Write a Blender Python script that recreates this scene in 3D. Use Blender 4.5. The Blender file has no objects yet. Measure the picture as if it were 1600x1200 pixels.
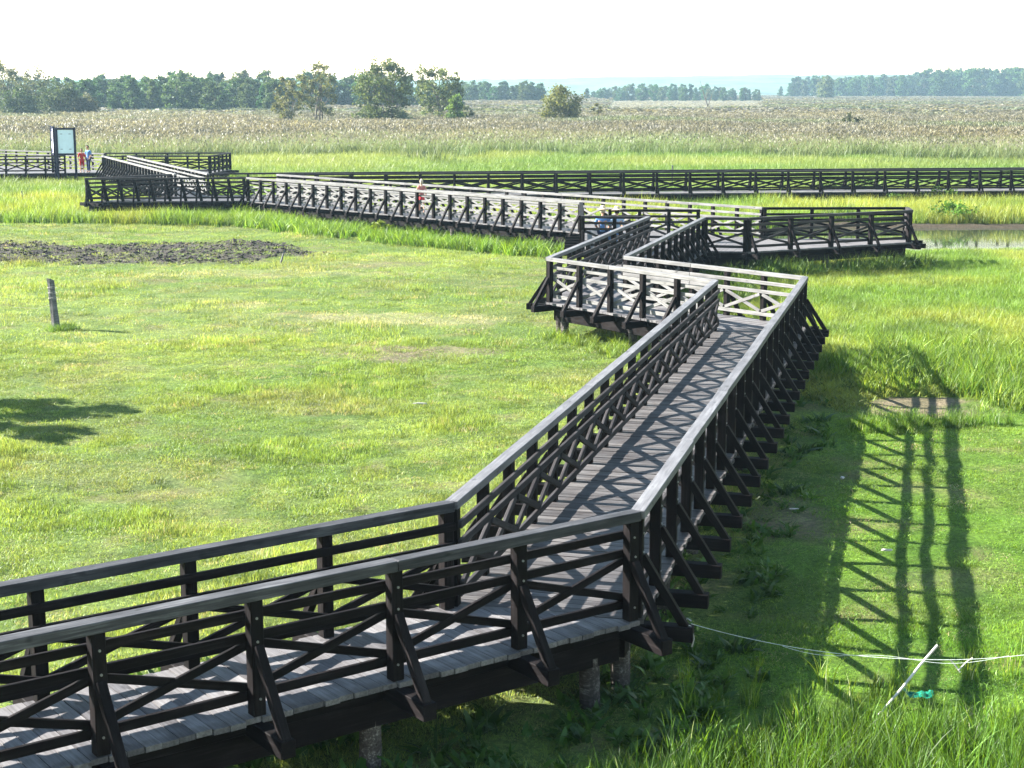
import bpy, bmesh, math, random
import numpy as np
from mathutils import Vector, Matrix, Euler

R = math.radians
random.seed(7)
rng = np.random.default_rng(11)
scene = bpy.context.scene
col = scene.collection

# ------------------------------------------------------------------ camera, sky, sun, exposure
CAM_Z = 6.25
PITCH = math.atan(459 / 2500)
cam_d = bpy.data.cameras.new('camera')
cam = bpy.data.objects.new('camera', cam_d)
col.objects.link(cam)
cam.location = (0, 0, CAM_Z)
cam.rotation_euler = (math.pi / 2 - PITCH, 0, 0)
cam_d.sensor_width = 36
cam_d.lens = 56.25
cam_d.clip_start = 0.1
cam_d.clip_end = 30000
scene.camera = cam

SUN_EL, SUN_AZ = R(31), R(-76)          # 76 degrees left of the view direction
world = bpy.data.worlds.new('World')
scene.world = world
world.use_nodes = True
wn = world.node_tree.nodes
bg = wn['Background']
sky = wn.new('ShaderNodeTexSky')
sky.sky_type = 'NISHITA'
sky.sun_disc = False
sky.sun_elevation = SUN_EL
sky.sun_rotation = SUN_AZ
sky.air_density = 1.6
sky.dust_density = 0.05
sky.ozone_density = 1.0
world.node_tree.links.new(sky.outputs[0], bg.inputs[0])
bg.inputs[1].default_value = 0.058

sun_d = bpy.data.lights.new('sun', 'SUN')
sun_d.energy = 5.0
sun_d.angle = R(0.5)
sun_d.color = (1.0, 0.955, 0.88)
sun = bpy.data.objects.new('sun', sun_d)
col.objects.link(sun)
sdir = Vector((math.sin(SUN_AZ) * math.cos(SUN_EL), math.cos(SUN_AZ) * math.cos(SUN_EL), math.sin(SUN_EL)))
sun.rotation_euler = (-sdir).to_track_quat('-Z', 'Y').to_euler()
sun.location = sdir * 80

vs = scene.view_settings
vs.view_transform = 'Standard'
vs.look = 'None'
vs.exposure = 3.0
vs.gamma = 1
vs.use_curve_mapping = False
scene.cycles.volume_bounces = 0
scene.cycles.max_bounces = 6
scene.cycles.diffuse_bounces = 2
scene.cycles.glossy_bounces = 2
scene.cycles.transmission_bounces = 2
scene.cycles.transparent_max_bounces = 4
scene.cycles.caustics_reflective = False
scene.cycles.caustics_refractive = False


# ------------------------------------------------------------------ helpers
def tag(o, label=None, cat=None, group=None, kind=None):
    if label: o['label'] = label
    if cat: o['category'] = cat
    if group: o['group'] = group
    if kind: o['kind'] = kind
    return o


def empty(name, loc, label, cat, group=None):
    o = bpy.data.objects.new(name, None)
    col.objects.link(o)
    o.location = loc
    o.empty_display_size = 0.2
    return tag(o, label, cat, group)


def link(name, mesh, mat=None, parent=None):
    o = bpy.data.objects.new(name, mesh)
    col.objects.link(o)
    if mat is not None and not mesh.materials:
        mesh.materials.append(mat)
    if parent is not None:
        o.parent = parent
    return o


def np_mesh(name, verts, faces, vc=None, smooth=False):
    """faces: (n,k) int array"""
    me = bpy.data.meshes.new(name)
    verts = np.asarray(verts, np.float32)
    faces = np.asarray(faces, np.int32)
    n, k = faces.shape
    me.vertices.add(len(verts))
    me.vertices.foreach_set('co', verts.ravel())
    me.loops.add(n * k)
    me.loops.foreach_set('vertex_index', faces.ravel())
    me.polygons.add(n)
    me.polygons.foreach_set('loop_start', np.arange(0, n * k, k, dtype=np.int32))
    if smooth:
        me.polygons.foreach_set('use_smooth', np.ones(n, bool))
    me.update(calc_edges=True)
    if vc is not None:
        a = me.attributes.new('vc', 'FLOAT_COLOR', 'POINT')
        c = np.ones((len(verts), 4), np.float32)
        c[:, :3] = vc
        a.data.foreach_set('color', c.ravel())
    return me


_T = rng.random((256, 256))


def vnoise(x, y, s=1.0, seed=0):
    x = np.asarray(x, float) / s + seed * 17.31
    y = np.asarray(y, float) / s + seed * 9.77
    xi = np.floor(x).astype(int); yi = np.floor(y).astype(int)
    fx = x - xi; fy = y - yi
    fx = fx * fx * (3 - 2 * fx); fy = fy * fy * (3 - 2 * fy)
    a = _T[xi % 256, yi % 256]; b = _T[(xi + 1) % 256, yi % 256]
    c = _T[xi % 256, (yi + 1) % 256]; d = _T[(xi + 1) % 256, (yi + 1) % 256]
    return (a * (1 - fx) + b * fx) * (1 - fy) + (c * (1 - fx) + d * fx) * fy


def fbm(x, y, s, seed=0, o=4):
    t = 0; a = 0.5; n = 0
    for i in range(o):
        t = t + a * vnoise(x, y, s / 2 ** i, seed + i); n += a; a *= 0.5
    return t / n


def sstep(a, b, x):
    t = np.clip((np.asarray(x, float) - a) / (b - a), 0, 1)
    return t * t * (3 - 2 * t)


def mixc(a, b, t):
    t = np.asarray(t)[..., None]
    return np.asarray(a) * (1 - t) + np.asarray(b) * t


# ------------------------------------------------------------------ materials
class NT:
    def __init__(self, name):
        self.m = bpy.data.materials.new(name)
        self.m.use_nodes = True
        self.t = self.m.node_tree
        self.n = self.t.nodes
        self.b = self.n['Principled BSDF']
        self.out = self.n['Material Output']
        self.b.inputs['Specular IOR Level'].default_value = 0.05

    def node(self, k, **kw):
        x = self.n.new(k)
        for a, v in kw.items():
            setattr(x, a, v)
        return x

    def l(self, a, b):
        self.t.links.new(a, b)

    def noise(self, vec, scale, detail=4, rough=0.6):
        x = self.node('ShaderNodeTexNoise')
        x.inputs['Scale'].default_value = scale
        x.inputs['Detail'].default_value = detail
        x.inputs['Roughness'].default_value = rough
        if vec is not None: self.l(vec, x.inputs['Vector'])
        return x.outputs['Fac']

    def ramp(self, fac, stops):
        x = self.node('ShaderNodeValToRGB')
        e = x.color_ramp.elements
        while len(e) < len(stops): e.new(0.5)
        for i, (p, c) in enumerate(stops):
            e[i].position = p
            e[i].color = (*c, 1)
        self.l(fac, x.inputs[0])
        return x.outputs[0]

    def mapping(self, vec, scale):
        x = self.node('ShaderNodeMapping')
        x.inputs['Scale'].default_value = scale
        self.l(vec, x.inputs[0])
        return x.outputs[0]

    def math(self, op, a, b=None):
        x = self.node('ShaderNodeMath', operation=op)
        for i, v in enumerate((a, b)):
            if v is None: continue
            if isinstance(v, (int, float)): x.inputs[i].default_value = v
            else: self.l(v, x.inputs[i])
        return x.outputs[0]

    def mul(self, a, b, fac=1.0, mode='MULTIPLY'):
        x = self.node('ShaderNodeMix', data_type='RGBA', blend_type=mode)
        x.inputs[0].default_value = fac
        for i, v in ((6, a), (7, b)):
            if isinstance(v, tuple): x.inputs[i].default_value = (*v, 1)
            else: self.l(v, x.inputs[i])
        return x.outputs[2]

    def bump(self, h, strength, dist):
        x = self.node('ShaderNodeBump')
        x.inputs['Strength'].default_value = strength
        x.inputs['Distance'].default_value = dist
        self.l(h, x.inputs['Height'])
        self.l(x.outputs[0], self.b.inputs['Normal'])


def wood(name, c_dark, c_mid, c_light, rough=0.75, speck=0.35, vary=0.5):
    """weathered sawn timber: grain along local X, knots, per-piece tone"""
    t = NT(name)
    tc = t.node('ShaderNodeTexCoord')
    oi = t.node('ShaderNodeObjectInfo')
    add = t.node('ShaderNodeVectorMath', operation='ADD')
    t.l(tc.outputs['Object'], add.inputs[0])
    sc = t.node('ShaderNodeVectorMath', operation='SCALE')
    comb = t.node('ShaderNodeCombineXYZ')
    for i in range(3): t.l(oi.outputs['Random'], comb.inputs[i])
    t.l(comb.outputs[0], sc.inputs[0]); sc.inputs['Scale'].default_value = 91.0
    t.l(sc.outputs[0], add.inputs[1])
    v = add.outputs[0]
    grain = t.noise(t.mapping(v, (1.6, 38, 38)), 1.0, 5, 0.65)
    blot = t.noise(t.mapping(v, (2.2, 6, 6)), 1.0, 4, 0.6)
    fine = t.noise(t.mapping(v, (9, 140, 140)), 1.0, 2, 0.5)
    g = t.math('ADD', t.math('MULTIPLY', grain, 0.6), t.math('MULTIPLY', blot, 0.4))
    c = t.ramp(g, [(0.34, c_dark), (0.52, c_mid), (0.68, c_light)])
    knots = t.noise(t.mapping(v, (5.5, 12, 12)), 1.0, 1, 0.4)
    kc = t.ramp(knots, [(0.24, (1 - speck, 1 - speck, 1 - speck)), (0.33, (1, 1, 1))])
    c = t.mul(c, kc)
    tone = t.ramp(oi.outputs['Random'], [(0.0, (1 - vary, 1 - vary, 1 - vary * 0.95)), (1.0, (1.0, 1.0, 1.0))])
    c = t.mul(c, tone)
    t.l(c, t.b.inputs['Base Color'])
    t.b.inputs['Roughness'].default_value = rough
    t.bump(t.math('ADD', t.math('MULTIPLY', grain, 0.7), t.math('MULTIPLY', fine, 0.3)), 0.5, 0.006)
    return t.m


M = {}
M['dark'] = wood('dark_stained_wood', (0.003, 0.0023, 0.0025), (0.0065, 0.005, 0.0052), (0.022, 0.018, 0.0185), 0.7, 0.3, 0.4)
M['darkgrey'] = wood('shaded_weathered_wood', (0.018, 0.016, 0.0165), (0.038, 0.035, 0.036), (0.08, 0.076, 0.078), 0.7, 0.4, 0.4)  # same timber as the pale rails, colour darkened for runs in shade
M['cap'] = wood('weathered_cap_wood', (0.06, 0.059, 0.063), (0.105, 0.104, 0.11), (0.165, 0.165, 0.17), 0.6, 0.45, 0.25)
M['silver'] = wood('sunlit_weathered_wood', (0.07, 0.068, 0.066), (0.135, 0.132, 0.128), (0.20, 0.197, 0.193), 0.65, 0.55, 0.2)  # weathered grey with sunlight put into the colour, for the sun-facing rails
M['plank'] = wood('weathered_deck_wood', (0.062, 0.057, 0.056), (0.125, 0.119, 0.12), (0.19, 0.185, 0.186), 0.6, 0.4, 0.52)
M['plank_brown'] = wood('brown_deck_wood', (0.042, 0.036, 0.034), (0.08, 0.075, 0.074), (0.13, 0.125, 0.122), 0.55, 0.4, 0.5)
M['cap_stained'] = wood('half_stained_cap_wood', (0.02, 0.02, 0.022), (0.045, 0.045, 0.049), (0.10, 0.10, 0.105), 0.6, 0.4, 0.3)
M['pile'] = wood('peeling_pile_wood', (0.02, 0.017, 0.015), (0.06, 0.052, 0.047), (0.26, 0.25, 0.23), 0.85, 0.5, 0.3)
M['greypost'] = wood('old_fence_wood', (0.05, 0.048, 0.049), (0.105, 0.102, 0.103), (0.19, 0.186, 0.187), 0.8, 0.3, 0.2)


def plain(name, c, rough=0.6, vary=0.15, scale=8.0, bump=0.0):
    t = NT(name)
    tc = t.node('ShaderNodeTexCoord')
    n = t.noise(tc.outputs['Object'], scale, 4, 0.6)
    lo = tuple(x * (1 - vary) for x in c); hi = tuple(min(1, x * (1 + vary)) for x in c)
    t.l(t.ramp(n, [(0.35, lo), (0.65, hi)]), t.b.inputs['Base Color'])
    t.b.inputs['Roughness'].default_value = rough
    if bump: t.bump(n, bump, 0.02)
    return t.m


def foliage(name, translucent=0.45, inst=True, objvar=False, base=None, spec=0.25, rough=0.5, tr_tint=(1.25, 1.25, 0.55)):
    """leaf/blade material: mesh colour * instance colour, thin-leaf translucency"""
    t = NT(name)
    a = t.node('ShaderNodeAttribute', attribute_name='vc')
    c = a.outputs['Color']
    if inst:
        b = t.node('ShaderNodeAttribute', attribute_name='col', attribute_type='INSTANCER')
        c = t.mul(c, b.outputs['Color'])
    if base: c = t.mul(c, base)
    if objvar:
        oi = t.node('ShaderNodeObjectInfo')
        c = t.mul(c, oi.outputs['Color'])
    t.l(c, t.b.inputs['Base Color'])
    t.b.inputs['Roughness'].default_value = rough
    t.b.inputs['Specular IOR Level'].default_value = spec
    tr = t.node('ShaderNodeBsdfTranslucent')
    t.l(t.mul(c, tr_tint), tr.inputs['Color'])
    mx = t.node('ShaderNodeMixShader')
    mx.inputs[0].default_value = translucent
    t.l(t.b.outputs[0], mx.inputs[1]); t.l(tr.outputs[0], mx.inputs[2])
    t.l(mx.outputs[0], t.out.inputs['Surface'])
    return t.m


M['blade'] = foliage('grass_blade', 0.45, spec=.3, rough=.5, tr_tint=(1.5, 1.25, .75))
M['reed'] = foliage('reed_blade', 0.4, tr_tint=(1.15, 1.1, 0.8))
M['leaf'] = foliage('tree_leaf', 0.35, spec=.08, inst=False, objvar=True, tr_tint=(1.2, 1.25, 0.6))
M['bark'] = plain('tree_bark', (0.10, 0.085, 0.07), 0.9, 0.4, 3.0)

# ------------------------------------------------------------------ layout of the walkway (world metres; z of deck 0.90, top of handrail 2.05)
DECK, TOP = 0.90, 2.05
P = dict(A0r=(-8.0, 8.93), A0l=(-8.9, 9.98), R1=(1.27, 15.77), L1=(-.63, 16.14), R2=(6.72, 36.53), L2=(4.59, 35.9),
         R3=(2.92, 41.14), L3=(.93, 40.81), R4=(6.47, 54.05), L4=(4.62, 54.33), E1=(7.9, 53.77), E2=(14.25, 57.3),
         E2b=(14.45, 58.7), E3=(9.17, 58.6), E0=(2.35, 54.6), F1=(2.64, 61.25), F0f=(-13.0, 79.04), F0b=(-11.96, 82.08),
         G0=(-20.79, 78.45), I1r=(-15.6, 82.72), I1l=(-17.2, 82.3), I0r=(-25.12, 105.64), I0l=(-26.79, 105.64))
P = {k: Vector(v) for k, v in P.items()}


# ------------------------------------------------------------------ ground
def pond_mask(x, y):
    """1 inside the pond / ditch"""
    w = 0.9 * (fbm(x, y, 6, 5) - .5) * 4
    yc = 69.5 + 0.02 * (x - 14)
    hw = 5.6 * sstep(8.5, 15, x)
    d = hw - np.abs(y + w * .8 - yc)
    return sstep(-0.6, 1.2, d) * (hw > 0.3)


def plough_mask(x, y):
    n = fbm(x, y, 3.0, 9)
    cx = x + 21
    yc = 62.3 + (x + 14) * -0.03
    hw = 4.2 * np.clip(1 - sstep(-11.0, -6.2, x), 0, 1) + 0.0
    return sstep(-.5, .6, hw - np.abs(y - yc) + (n - .5) * 3.2) * (x < -5.5)


def blob(x, y, cx, cy, rx, ry, seed, rough=.8):
    d = np.sqrt(((x - cx) / rx) ** 2 + ((y - cy) / ry) ** 2)
    return sstep(1.15, 0.55, d + (fbm(x, y, min(rx, ry) * .7, seed) - .5) * 2 * rough)


def dirt_mask(x, y):
    m = blob(x, y, -2.55, 38.2, 1.9, 1.5, 21)
    m = np.maximum(m, .8 * blob(x, y, -1.0, 38.6, 1.5, 1.0, 22))
    m = np.maximum(m, .5 * blob(x, y, -4.6, 58.0, 2.2, 1.2, 23))
    m = np.maximum(m, blob(x, y, 8.3, 31.8, 1.35, 1.2, 24, .9))
    m = np.maximum(m, .8 * blob(x, y, 4.1, 23.2, .8, 1.7, 25))
    m = np.maximum(m, .25 * blob(x, y, 5.6, 19.8, .9, .8, 26))
    m = np.maximum(m, .6 * blob(x, y, -3.9, 14.9, 1.2, .7, 27))
    return m


def straw_mask(x, y):
    m = blob(x, y, -4.6, 44.5, 1.9, 1.0, 31)
    m = np.maximum(m, .8 * blob(x, y, -2.4, 43.8, 2.6, 1.4, 32))
    m = np.maximum(m, .7 * blob(x, y, -8.0, 46.8, 1.2, .7, 33))
    m = np.maximum(m, .6 * blob(x, y, -10.6, 39.5, 1.2, .35, 34))
    m = np.maximum(m, .5 * blob(x, y, -9.0, 55.0, 6.0, 1.2, 35))
    return m


def ground_z(x, y):
    z = (fbm(x, y, 5.0, 1) - .5) * .16 + (fbm(x, y, 1.3, 2, 3) - .5) * .09 + (fbm(x, y, .45, 6, 2) - .5) * .05
    z = z * sstep(3300, 100, y)
    z = z - .9 * pond_mask(x, y)
    pm = plough_mask(x, y)
    z = z + pm * ((fbm(x, y, .9, 3, 3) - .45) * .35)
    return z


def lawn_colour(x, y):
    """albedo of the grass at a spot"""
    n1 = fbm(x, y, 7.0, 41); n2 = fbm(x, y, 1.6, 42); n3 = fbm(x, y, 0.5, 43, 2)
    g = np.array([.115, .185, .042]); lime = np.array([.165, .23, .058]); dk = np.array([.06, .115, .022])
    c = mixc(g, lime, sstep(.38, .62, n1 * .6 + n2 * .4))
    c = mixc(c, np.array([.15, .18, .07]), sstep(.48, .68, fbm(x, y, 3.0, 46)) * .6)
    c = mixc(c, dk, sstep(.55, .70, n2 * .3 + n3 * .7) * .6)
    c = mixc(c, np.array([.17, .16, .08]), sstep(.60, .78, fbm(x, y, 2.6, 44)) * .2)
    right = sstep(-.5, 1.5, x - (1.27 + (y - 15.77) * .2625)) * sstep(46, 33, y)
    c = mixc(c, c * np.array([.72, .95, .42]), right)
    return c


def ground_colour(x, y):
    c = lawn_colour(x, y) * .62
    c = mixc(c, np.array([.15, .11, .07]), sstep(.55, .8, fbm(x, y, .8, 45)) * .5)
    far = sstep(88, 150, y)
    c = mixc(c, np.array([.10, .11, .05]), far)
    c = mixc(c, np.array([.15, .135, .10]), sstep(150, 400, y))
    c = mixc(c, mixc(np.array([.15, .12, .085]), np.array([.10, .085, .055]), sstep(.45, .65, fbm(x, y, .5, 47))), dirt_mask(x, y) * .95)
    c = mixc(c, np.array([.24, .22, .13]), straw_mask(x, y) * .5)
    c = mixc(c, np.array([.05, .044, .04]), plough_mask(x, y))
    c = mixc(c, np.array([.055, .045, .033]), np.maximum(sstep(0, .25, pond_mask(x, y)), sstep(.1, .5, pond_mask(x, y - 1.3))))
    return c


def axis(parts):
    out = []
    for a, b, st in parts:
        n = max(1, int(round((b - a) / st)))
        out += list(np.linspace(a, b, n, endpoint=False))
    out.append(parts[-1][1])
    return np.array(out)


gx = axis([(-5000, -1500, 500), (-1500, -300, 200), (-300, -60, 20), (-60, -24, 2), (-24, 20, .2), (20, 40, .5), (40, 80, 4), (80, 320, 20), (320, 1500, 200), (1500, 5000, 500)])
gy = axis([(-60, 8, 6), (8, 34, .17), (34, 70, .27), (70, 84, .4), (84, 130, 2), (130, 320, 10), (320, 1200, 80), (1200, 3300, 300)])
GX, GY = np.meshgrid(gx, gy)
GZ = ground_z(GX, GY)
nx, ny = len(gx), len(gy)
idx = np.arange(nx * ny).reshape(ny, nx)
faces = np.stack([idx[:-1, :-1], idx[:-1, 1:], idx[1:, 1:], idx[1:, :-1]], -1).reshape(-1, 4)
gm = np_mesh('ground', np.stack([GX, GY, GZ], -1).reshape(-1, 3), faces, ground_colour(GX, GY).reshape(-1, 3), smooth=True)
t = NT('turf_soil')
a = t.node('ShaderNodeAttribute', attribute_name='vc')
tc = t.node('ShaderNodeTexCoord')
n1 = t.noise(tc.outputs['Object'], 14, 6, .7)
n2 = t.noise(tc.outputs['Object'], 90, 3, .6)
c = t.mul(a.outputs['Color'], t.ramp(n1, [(.32, (.35, .38, .35)), (.66, (1.5, 1.45, 1.35))]))
c = t.mul(c, t.ramp(n2, [(.3, (.65, .65, .65)), (.7, (1.25, 1.25, 1.25))]))
t.l(c, t.b.inputs['Base Color'])
t.b.inputs['Roughness'].default_value = .95
t.b.inputs['Specular IOR Level'].default_value = .1
t.bump(t.math('ADD', n1, n2), .8, .05)
tag(link('ground', gm, t.m), kind='structure')

# pond water
t = NT('pond_water')
tc = t.node('ShaderNodeTexCoord')
t.b.inputs['Base Color'].default_value = (.03, .035, .022, 1)
t.b.inputs['Roughness'].default_value = .04
t.b.inputs['Specular IOR Level'].default_value = .8
t.bump(t.noise(t.mapping(tc.outputs['Object'], (1, 2.5, 1)), 2.0, 3, .5), .04, .02)
wx = np.array([9, 62, 62, 9]); wy = np.array([60, 60, 80, 80])
tag(link('pond_water', np_mesh('pond_water', np.stack([wx, wy, np.full(4, -.14)], -1), [[0, 1, 2, 3]]), t.m),
    kind='structure')

# ------------------------------------------------------------------ timber pieces
_box_cache = {}


def box_mesh(L, w, h, mat, bev=0.006):
    key = (round(L, 2), round(w, 3), round(h, 3), mat.name)
    if key in _box_cache: return _box_cache[key]
    bm = bmesh.new()
    bmesh.ops.create_cube(bm, size=1, matrix=Matrix.Diagonal((key[0], w, h, 1)))
    bmesh.ops.bevel(bm, geom=bm.edges[:], offset=bev, segments=1, affect='EDGES')
    me = bpy.data.meshes.new('timber')
    bm.to_mesh(me); bm.free()
    me.materials.append(mat)
    _box_cache[key] = me
    return me


def beam(name, a, b, w, h, mat, parent, roll=0.0, up=Vector((0, 0, 1))):
    """one squared timber from a to b (centre line); w sideways, h upwards"""
    a = Vector(a); b = Vector(b)
    d = b - a; L = d.length; x = d / L
    z = up - x * up.dot(x)
    if z.length < 1e-3: z = Vector((0, 1, 0)) - x * x.y
    z.normalize()
    y = z.cross(x)
    me = box_mesh(L, w, h, mat)
    o = bpy.data.objects.new(name, me)
    col.objects.link(o)
    m = Matrix((x, y, z)).transposed().to_4x4() @ Matrix.Rotation(roll, 4, 'X')
    m.translation = (a + b) / 2
    o.parent = parent
    o.matrix_basis = Matrix.Translation(-parent.location) @ m
    o.scale.x = L / round(L, 2)
    return o


def v3(p, z): return Vector((p.x, p.y, z))


def jit(s): return random.uniform(-s, s)


def bolt_mesh():
    bm = bmesh.new()
    bmesh.ops.create_cone(bm, cap_ends=True, segments=6, radius1=.013, radius2=.011, depth=.014)
    me = bpy.data.meshes.new('bolt'); bm.to_mesh(me); bm.free()
    t_ = NT('bolt_steel'); t_.b.inputs['Base Color'].default_value = (.25, .25, .26, 1); t_.b.inputs['Metallic'].default_value = .8; t_.b.inputs['Roughness'].default_value = .45
    me.materials.append(t_.m)
    return me


BOLT = bolt_mesh()


def railing(parent, p0, p1, out, bay, mats, span=3, cap_w=.15, cap_h=.09, post=.12, ts=None, struts=True, beams=True,
            lean=0.0, ext0=0.07, ext1=0.07, strut_ends=(True, True), beam_in=0.9, hang=.58, bolts=False, both=True):
    """posts, handrail, three rails, crossed braces, raking struts along p0->p1; `out` = unit vector away from the deck"""
    d = p1 - p0; L = d.length; u = d / L
    if ts is None:
        n = max(1, round((L - .1) / bay))
        ts = [.07 + (L - .14) * i / n for i in range(n + 1)]
    mp, mc, mr = mats
    for i, s in enumerate(ts):
        q = p0 + u * s
        o2 = Vector((u.x, u.y)) * lean
        sh = jit(.008)
        beam('post', v3(q + o2, DECK + .002 - (.0 if not lean else 0)), v3(q + u * sh, TOP - cap_h - .002), post, post, mp, parent, up=v3(out, 0))
        if struts and (0 < i < len(ts) - 1 or (i == 0 and strut_ends[0]) or (i == len(ts) - 1 and strut_ends[1])):
            a = q + out * (post / 2 - .01) + u * (.0)
            b = q + out * (hang - .07)
            beam('strut', v3(b, DECK - .075), v3(a, DECK + .64 + jit(.02)), .085, .085, mp, parent, up=v3(u, 0))
        if beams:
            a = q - out * beam_in; b = q + out * (hang + jit(.02))
            beam('crossbeam', v3(a, DECK - .135), v3(b, DECK - .135), .14, .16, mp, parent)
    if bolts:
        for s in ts:
            for zc in (.155, .69, .895):
                q = p0 + u * (s + jit(.012)) + out * (post / 2 + .004)
                ob = bpy.data.objects.new('bolt', BOLT)
                col.objects.link(ob); ob.parent = parent
                m = v3(out, 0).to_track_quat('Z', 'Y').to_matrix().to_4x4()
                m.translation = v3(q, DECK + zc + jit(.01)) - parent.location
                ob.matrix_basis = m
    # long members, jointed at posts
    nb = len(ts) - 1
    cuts = list(range(0, nb, span)) + [nb]
    if len(cuts) > 2 and cuts[-1] - cuts[-2] == 1: cuts.pop(-2)
    inn = -out
    for k in range(len(cuts) - 1):
        i0, i1 = cuts[k], cuts[k + 1]
        s0 = ts[i0] + .002 - (ext0 if k == 0 else 0); s1 = ts[i1] - .002 + (ext1 if k == len(cuts) - 2 else 0)
        j = jit(.008); zj = jit(.004)
        beam('handrail', v3(p0 + u * s0 + out * j, TOP - cap_h / 2 + zj), v3(p0 + u * s1 + out * jit(.008), TOP - cap_h / 2 + zj * .3), cap_w, cap_h, mc, parent, roll=jit(.02))
    for zc, hh in ((.895, .085), (.69, .085), (.155, .09)):
        for k in range(len(cuts) - 1):
            i0, i1 = cuts[k], cuts[k + 1]
            s0 = ts[i0] + .003 - (post * .45 if k == 0 else 0); s1 = ts[i1] - .003 + (post * .45 if k == len(cuts) - 2 else 0)
            off = inn * (post / 2 + .024)
            beam('rail', v3(p0 + u * s0 + off, DECK + zc + jit(.008)), v3(p0 + u * s1 + off, DECK + zc + jit(.008)), .045, hh, mr, parent, roll=jit(.02))
    for i in range(nb):
        s0 = ts[i] + .03; s1 = ts[i + 1] - .03
        z0, z1 = DECK + .225, DECK + .625
        off = inn * (post / 2 + .022)
        if both: beam('cross_brace', v3(p0 + u * s0 + off, z0), v3(p0 + u * s1 + off, z1), .042, .078, mr, parent)
        off = inn * (post / 2 + .034)
        beam('cross_brace', v3(p0 + u * s0 + off, z1 + jit(.006)), v3(p0 + u * s1 + off, z0), .042, .078, mr, parent)
    return ts


def clip_poly(poly, nrm, dist):
    """keep the side nrm.p <= dist of a convex polygon"""
    out = []
    for i in range(len(poly)):
        a, b = poly[i], poly[(i + 1) % len(poly)]
        da, db = a.dot(nrm) - dist, b.dot(nrm) - dist
        if da <= 0: out.append(a)
        if (da < 0 < db) or (db < 0 < da): out.append(a + (b - a) * (da / (da - db)))
    return out


def planks(parent, poly, u, pitch, mat, single=True, gap=.009, th=.05):
    """boards across the walk: strips square to u clipped by a convex polygon; single -> one object per board"""
    ds = [p.dot(u) for p in poly]
    s, e = min(ds), max(ds)
    nbd = int(math.ceil((e - s) / pitch))
    c = Vector((-u.y, u.x))
    V, F = [], []
    for i in range(nbd):
        a = s + i * pitch + gap / 2; b = s + (i + 1) * pitch - gap / 2
        q = clip_poly(clip_poly(poly, u, b), -u, -a)
        if len(q) < 3: continue
        area = abs(sum(q[k].x * q[(k + 1) % len(q)].y - q[k].y * q[(k + 1) % len(q)].x for k in range(len(q)))) / 2
        if area < .004: continue
        zt = DECK + jit(.004)
        # ragged ends
        if single:
            mid = sum(q, Vector((0, 0))) / len(q)
            e0, e1 = jit(.02), jit(.02)
            vs = []
            for p in q:
                w = (p - mid).dot(c); l = (p - mid).dot(u)
                w += e0 if w > 0 else e1
                vs.append((w, l))
            tl = jit(.012)
            n = len(vs)
            verts = [(x, y, zt - DECK + y * tl) for x, y in vs] + [(x, y, zt - DECK - th + y * tl) for x, y in vs]
            sgn = 1 if sum(vs[k][0] * vs[(k + 1) % n][1] - vs[k][1] * vs[(k + 1) % n][0] for k in range(n)) > 0 else -1
            fc = [list(range(n))[::sgn], [n + k for k in range(n)][::-sgn]]
            for k in range(n):
                k2 = (k + 1) % n
                fc.append([k, n + k, n + k2, k2][::sgn])
            me = bpy.data.meshes.new('plank')
            me.from_pydata(verts, [], fc)
            me.materials.append(mat)
            o = bpy.data.objects.new('plank', me)
            col.objects.link(o)
            o.parent = parent
            m = Matrix((v3(c, 0), v3(u, 0), Vector((0, 0, 1)))).transposed()
            if m.determinant() < 0:
                for pl in me.polygons: pl.flip()
            m = m.to_4x4(); m.translation = v3(mid, DECK) - parent.location
            o.matrix_basis = m
        else:
            n = len(q); k0 = len(V)
            V += [(p.x - parent.location.x, p.y - parent.location.y, zt) for p in q] + [(p.x - parent.location.x, p.y - parent.location.y, zt - th) for p in q]
            F.append([k0 + k for k in range(n)]); F.append([k0 + n + k for k in range(n)][::-1])
            for k in range(n):
                k2 = (k + 1) % n
                F.append([k0 + k, k0 + n + k, k0 + n + k2, k0 + k2])
    if not single:
        me = bpy.data.meshes.new('decking')
        me.from_pydata(V, [], F)
        bm = bmesh.new(); bm.from_mesh(me); bmesh.ops.recalc_face_normals(bm, faces=bm.faces); bm.to_mesh(me); bm.free()
        o = link('decking', me, mat, parent)
        o['kind'] = 'stuff'


def cyl_mesh(r, L, mat, seg=12, seed=0):
    rr = random.Random(seed)
    bm = bmesh.new()
    rings = []
    for k in range(4):
        z = L * k / 3
        rings.append([bm.verts.new((math.cos(a) * r * (1 + rr.uniform(-.06, .06)), math.sin(a) * r * (1 + rr.uniform(-.06, .06)), z)) for a in [2 * math.pi * i / seg for i in range(seg)]])
    for k in range(3):
        for i in range(seg):
            bm.faces.new((rings[k][i], rings[k][(i + 1) % seg], rings[k + 1][(i + 1) % seg], rings[k + 1][i]))
    bm.faces.new(rings[3])
    me = bpy.data.meshes.new('pile'); bm.to_mesh(me); bm.free()
    me.materials.append(mat)
    return me


PILES = [cyl_mesh(.105, .95, M['pile'], 12, s) for s in range(4)]


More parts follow.
